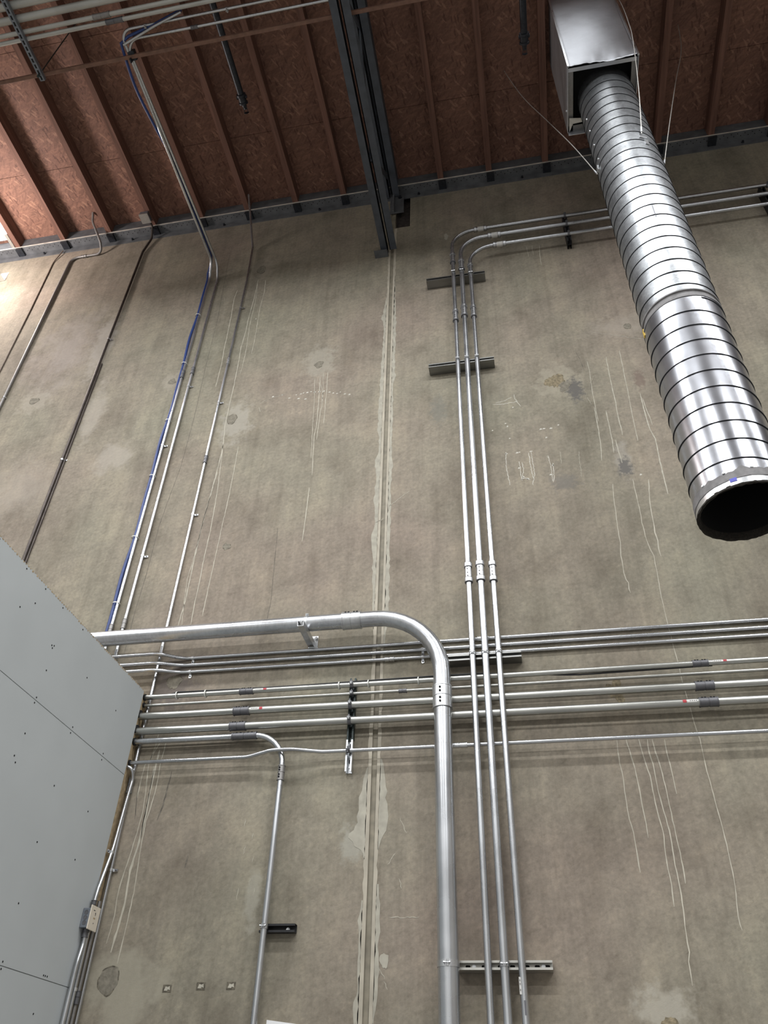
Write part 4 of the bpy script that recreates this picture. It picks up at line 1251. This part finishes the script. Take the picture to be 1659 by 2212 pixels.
on_duct(-95, 6.42, 'dull_fitting', 'printed_mark', .003, .07, .0015)
on_duct(-68, 7.42, 'galvanised_bright', 'wire_anchor', .03, .012, .008)
on_duct(-64, 7.36, 'galvanised_bright', 'wire_anchor', .014, .035, .008)
on_duct(187, 7.42, 'galvanised_bright', 'wire_anchor', .014, .03, .012)
on_duct(3, 7.38, 'galvanised_bright', 'wire_anchor', .014, .03, .012)

# sheet-metal box the duct drops from
X0, X1, Y0, Y1, B0, B1 = .820, 1.382, -1.600, -1.045, 8.555, 10.04
pb = thing('plenum_box', 'dented sheet-metal plenum box at the roof, with the spiral duct below', 'duct box', (DX, DY, B0))
t = .004
def crumple(x0, x1, nx, y, zlo, zhi, nz, amp, dent, seed, thick):
    rr = random.Random(seed)
    V, F = [], []
    for j in range(nz + 1):
        z = zlo + (zhi - zlo) * (j / nz) ** 1.6
        for i in range(nx + 1):
            u = i / nx
            z_t = (z - zlo) / (zhi - zlo)
            x = x0 + (x1 - x0) * u
            k = math.exp(-(z - zlo) / .12)
            ridge = .010 * min(u, 1 - u, z_t, 1 - z_t) * 2
            yy = y + k * amp * (math.sin(u * 9 + seed) * .5 + rr.uniform(-.4, .4)) * (0 if i in (0, nx) else 1) - ridge
            kz = max(0.0, 1 - (z - zlo) / .22)
            zz = z + (kz * dent * (-.75 - .9 * math.exp(-((u - .62) / .09) ** 2) + .35 * math.exp(-((u - .40) / .16) ** 2) + .15 * math.sin(u * 14)) if 0 < i < nx else 0)
            V.append((x, yy, zz))
    W = nx + 1
    for j in range(nz):
        for i in range(nx):
            F.append((j * W + i, j * W + i + 1, (j + 1) * W + i + 1, (j + 1) * W + i))
    o = add('front_panel', (V, F), 'sheet_metal', pb, True)
    md = o.modifiers.new('thickness', 'SOLIDIFY')
    md.thickness = thick
    return o
crumple(X0, X1, 22, Y0, B0, B1, 14, .010, .026, 3, .004)
add('side_panel', box(X0 - t, X0, Y0, Y1, B0 - .01, B1), 'sheet_metal', pb)
add('side_panel', box(X1, X1 + t, Y0, Y1, B0 - .02, B1), 'sheet_metal', pb)
add('back_panel', box(X0, X1, Y1 - t, Y1, B0 - .06, B1), 'sheet_metal', pb)
add('corner_fold', box(X0 - t - .002, X0 + .010, Y0 - .003, Y0 + .008, B0 - .01, B1), 'galvanised_bright', pb)
add('corner_fold', box(X1 - .008, X1 + t + .003, Y0 - .003, Y0 + .008, B0 - .02, B1), 'galvanised_bright', pb)
add('bottom_lip', box(X0 + .004, X1 - .004, Y0 + .024, Y0 + .055, B0 + .004, B0 + .008), 'sheet_metal', pb)
add('bottom_lip', box(X0, X0 + .045, Y0 + .05, Y1, B0 + .012, B0 + .016), 'galvanised_weathered', pb)
add('bottom_lip', box(X1 - .045, X1, Y0 + .05, Y1, B0 + .012, B0 + .016), 'galvanised_weathered', pb)
add('bottom_lip', box(X0, X1, Y1 - .05, Y1, B0 + .012, B0 + .016), 'galvanised_weathered', pb)
add('shade_plate', box(X0 + .002, X1 - .002, Y0 + .022, Y1 - .006, B0 + .10, B0 + .105), 'duct_lining', pb)  # black plate standing in for the shade inside the open box
add('torn_flap', extrude_poly([(0, 0), (.10, .015), (.11, .05), (.03, .055), (0, .13)], (X0 + .010, -1.175, B0 - .012), (1, 0, 0), (0, 1, 0), (0, 0, 1), .003), 'galvanised_fitting', pb)
add('panel_bolt', lathe((X0 - .006, -1.22, B0 + .03), (-1, 0, 0), [(0, .009), (.008, .009)], 8), 'galvanised_bright', pb)

# hanger wires
def wire(label, pts, r=.0036):
    P = [Vector(p) for p in pts]
    path = []
    for i in range(len(P) - 1):
        p0, p1, p2, p3 = P[max(i - 1, 0)], P[i], P[i + 1], P[min(i + 2, len(P) - 1)]
        for k in range(8):
            s = k / 8
            path.append(.5 * ((2 * p1) + (p2 - p0) * s + (2 * p0 - 5 * p1 + 4 * p2 - p3) * s * s + (3 * p1 - p0 - 3 * p2 + p3) * s ** 3))
    path.append(P[-1])
    th = thing('hanger_wire', label, 'wire', P[0])
    add('wire', sweep(path, r, 8), 'steel_wire', th, True)
    add('wire_twist', lathe(P[0] + (P[1] - P[0]).normalized() * .02, P[1] - P[0], [(0, r), (0, r + .004), (.06, r + .004), (.06, r)], 8), 'galvanised_bright', th)
    return th
wire('slack wire curving from the roof to the left side of the spiral duct', [(.905, -1.26, 7.40), (.80, -1.16, 8.10), (.66, -1.05, 8.85), (.50, -1.02, 9.45), (.365, -1.05, 10.02)])
wire('slack wire curving from the roof to the right side of the spiral duct', [(1.385, -1.27, 7.36), (1.55, -1.25, 8.0), (1.75, -1.23, 8.75), (1.93, -1.21, 9.4), (2.03, -1.18, 10.02)])
wire('taut wire crossing in front of the plenum box and spiral duct', [(1.225, -1.49, 7.46), (1.300, -1.56, 8.05), (1.372, -1.63, 8.75), (1.392, -1.640, 9.1), (1.402, -1.635, 9.5), (1.400, -1.60, 10.02)])

# ------------------------------------------------------------------ sheet of paper at the bottom edge
pp = thing('paper_sheet', 'white paper sheet taped to the wall at the bottom edge', 'paper', (-1.34, -.002, 1.8))
add('sheet', extrude_poly([(-.105, .072), (.105, .050), (.105, -.22), (-.105, -.20)], (-1.342, -.001, 2.0), (1, 0, 0), (0, 0, 1), (0, -1, 0), .0008), 'white_paper', pp)
